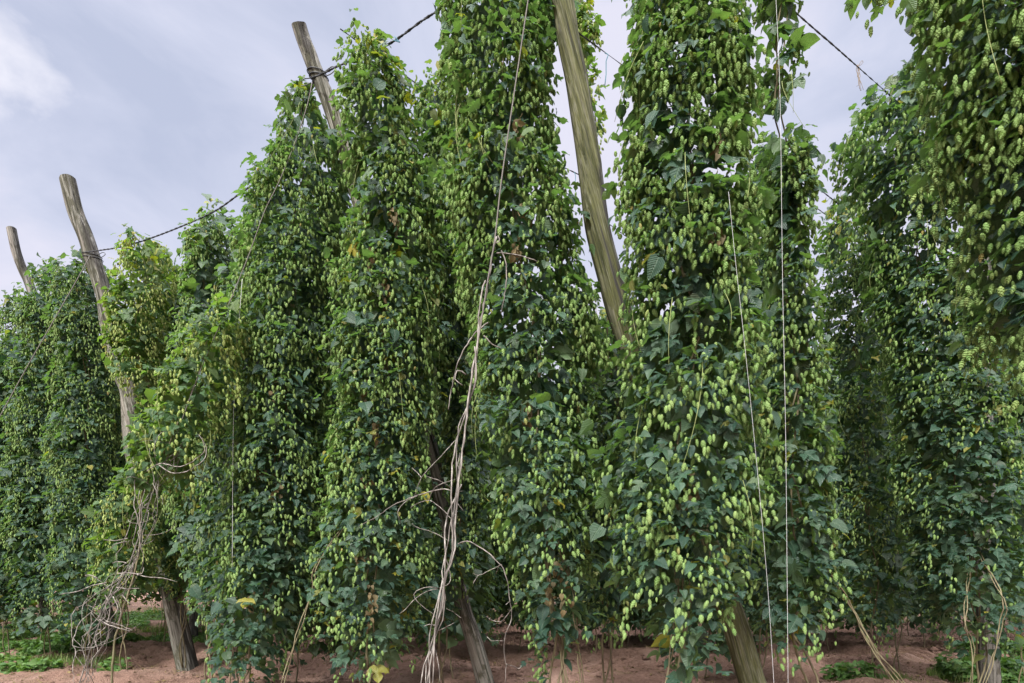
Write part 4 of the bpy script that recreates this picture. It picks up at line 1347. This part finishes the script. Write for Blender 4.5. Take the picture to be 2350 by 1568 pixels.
# ---------------------------------------------------------------- sky and light
w = bpy.data.worlds.new('World')
scene.world = w
w.use_nodes = True
nt = w.node_tree
nt.nodes.clear()
L = nt.links.new
out = nt.nodes.new('ShaderNodeOutputWorld')
bg = nt.nodes.new('ShaderNodeBackground')
SUN_EL, SUN_AZ = math.radians(38), math.radians(200)   # azimuth clockwise from +Y: behind the camera
sky = nt.nodes.new('ShaderNodeTexSky')
sky.sky_type = 'NISHITA'
sky.sun_disc = False
sky.sun_elevation = SUN_EL
sky.sun_rotation = SUN_AZ
tc = nt.nodes.new('ShaderNodeTexCoord')
mp = nt.nodes.new('ShaderNodeMapping')
mp.inputs['Scale'].default_value = (1.0, 1.0, 1.9)
mp.inputs['Rotation'].default_value = (0, .35, 0)
L(tc.outputs['Generated'], mp.inputs['Vector'])
n1 = node(nt, 'ShaderNodeTexNoise', _Scale=3.2, _Detail=7.0, _Roughness=.55, _Distortion=.4)
n2 = node(nt, 'ShaderNodeTexNoise', _Scale=.9, _Detail=2.0)
L(mp.outputs[0], n1.inputs['Vector'])
L(mp.outputs[0], n2.inputs['Vector'])
f = mathn(nt, 'ADD', mathn(nt, 'MULTIPLY', n1.outputs['Fac'], .65), mathn(nt, 'MULTIPLY', n2.outputs['Fac'], .35))
cr = ramp(nt, [(.38, (3.75, 4.1, 5.3)), (.48, (4.65, 4.9, 6.05)), (.58, (5.7, 5.65, 6.6))])
L(f, cr.inputs[0])
col = mixcol(nt, .95, sky.outputs[0], cr.outputs[0])
# brightest break in the cloud, low on one side
gd = unit(P(20, 130, 1.0) - CAM)
dt = nt.nodes.new('ShaderNodeVectorMath')
dt.operation = 'DOT_PRODUCT'
nrm = nt.nodes.new('ShaderNodeVectorMath')
nrm.operation = 'NORMALIZE'
L(tc.outputs['Generated'], nrm.inputs[0])
L(nrm.outputs[0], dt.inputs[0])
dt.inputs[1].default_value = tuple(gd)
g = mathn(nt, 'ADD', dt.outputs['Value'], mathn(nt, 'MULTIPLY', mathn(nt, 'SUBTRACT', n1.outputs['Fac'], .5), .022))
gr = ramp(nt, [(.9965, (0, 0, 0)), (.9990, (.5, .5, .5)), (1.0002, (1, 1, 1))])
L(g, gr.inputs[0])
col = mixcol(nt, gr.outputs[0], col, (7.3, 7.15, 7.6))
# thinner, brighter cloud round the hidden sun behind the camera
sd = (math.sin(SUN_AZ) * math.cos(SUN_EL), math.cos(SUN_AZ) * math.cos(SUN_EL), math.sin(SUN_EL))
d2 = nt.nodes.new('ShaderNodeVectorMath')
d2.operation = 'DOT_PRODUCT'
L(nrm.outputs[0], d2.inputs[0])
d2.inputs[1].default_value = sd
sr = ramp(nt, [(.35, (0, 0, 0)), (1.0, (1, 1, 1))])
L(d2.outputs['Value'], sr.inputs[0])
col = mixcol(nt, sr.outputs[0], col, (17.0, 16.5, 16.0))
# overcast sky: brighter towards the zenith
sx = nt.nodes.new('ShaderNodeSeparateXYZ')
L(nrm.outputs[0], sx.inputs[0])
zr = ramp(nt, [(.715, (1, 1, 1)), (.80, (2.0, 2.0, 1.95)), (1.0, (4.6, 4.4, 4.2))])
L(sx.outputs['Z'], zr.inputs[0])
col = mixcol(nt, 1.0, col, zr.outputs[0], 'MULTIPLY')
L(col, bg.inputs['Color'])
bg.inputs['Strength'].default_value = .1
L(bg.outputs[0], out.inputs['Surface'])

sun = bpy.data.lights.new('sun', 'SUN')
sun.energy = 3.8
sun.angle = math.radians(10)
sun.color = (1.0, .975, .93)
so = bpy.data.objects.new('sun', sun)
so.rotation_euler = Vector(sd).to_track_quat('Z', 'Y').to_euler()
so.location = (0, -10, 20)
COL.objects.link(so)

# ---------------------------------------------------------------- camera
cam = bpy.data.cameras.new('camera')
cam.sensor_width = 36
cam.lens = F / 1024 * 36
cam.shift_y = (HOR - 341.5) / 1024
cam.clip_end = 2000
co = bpy.data.objects.new('camera', cam)
co.location = (0, 0, CAMZ)
co.rotation_euler = (math.radians(90), 0, 0)
COL.objects.link(co)
scene.camera = co

scene.view_settings.view_transform = 'Standard'
scene.view_settings.look = 'None'
scene.view_settings.exposure = 0.56
scene.view_settings.gamma = 1.0
scene.cycles.max_bounces = 6
scene.cycles.diffuse_bounces = 4
scene.cycles.glossy_bounces = 2
scene.cycles.transmission_bounces = 4
scene.cycles.use_denoising = True
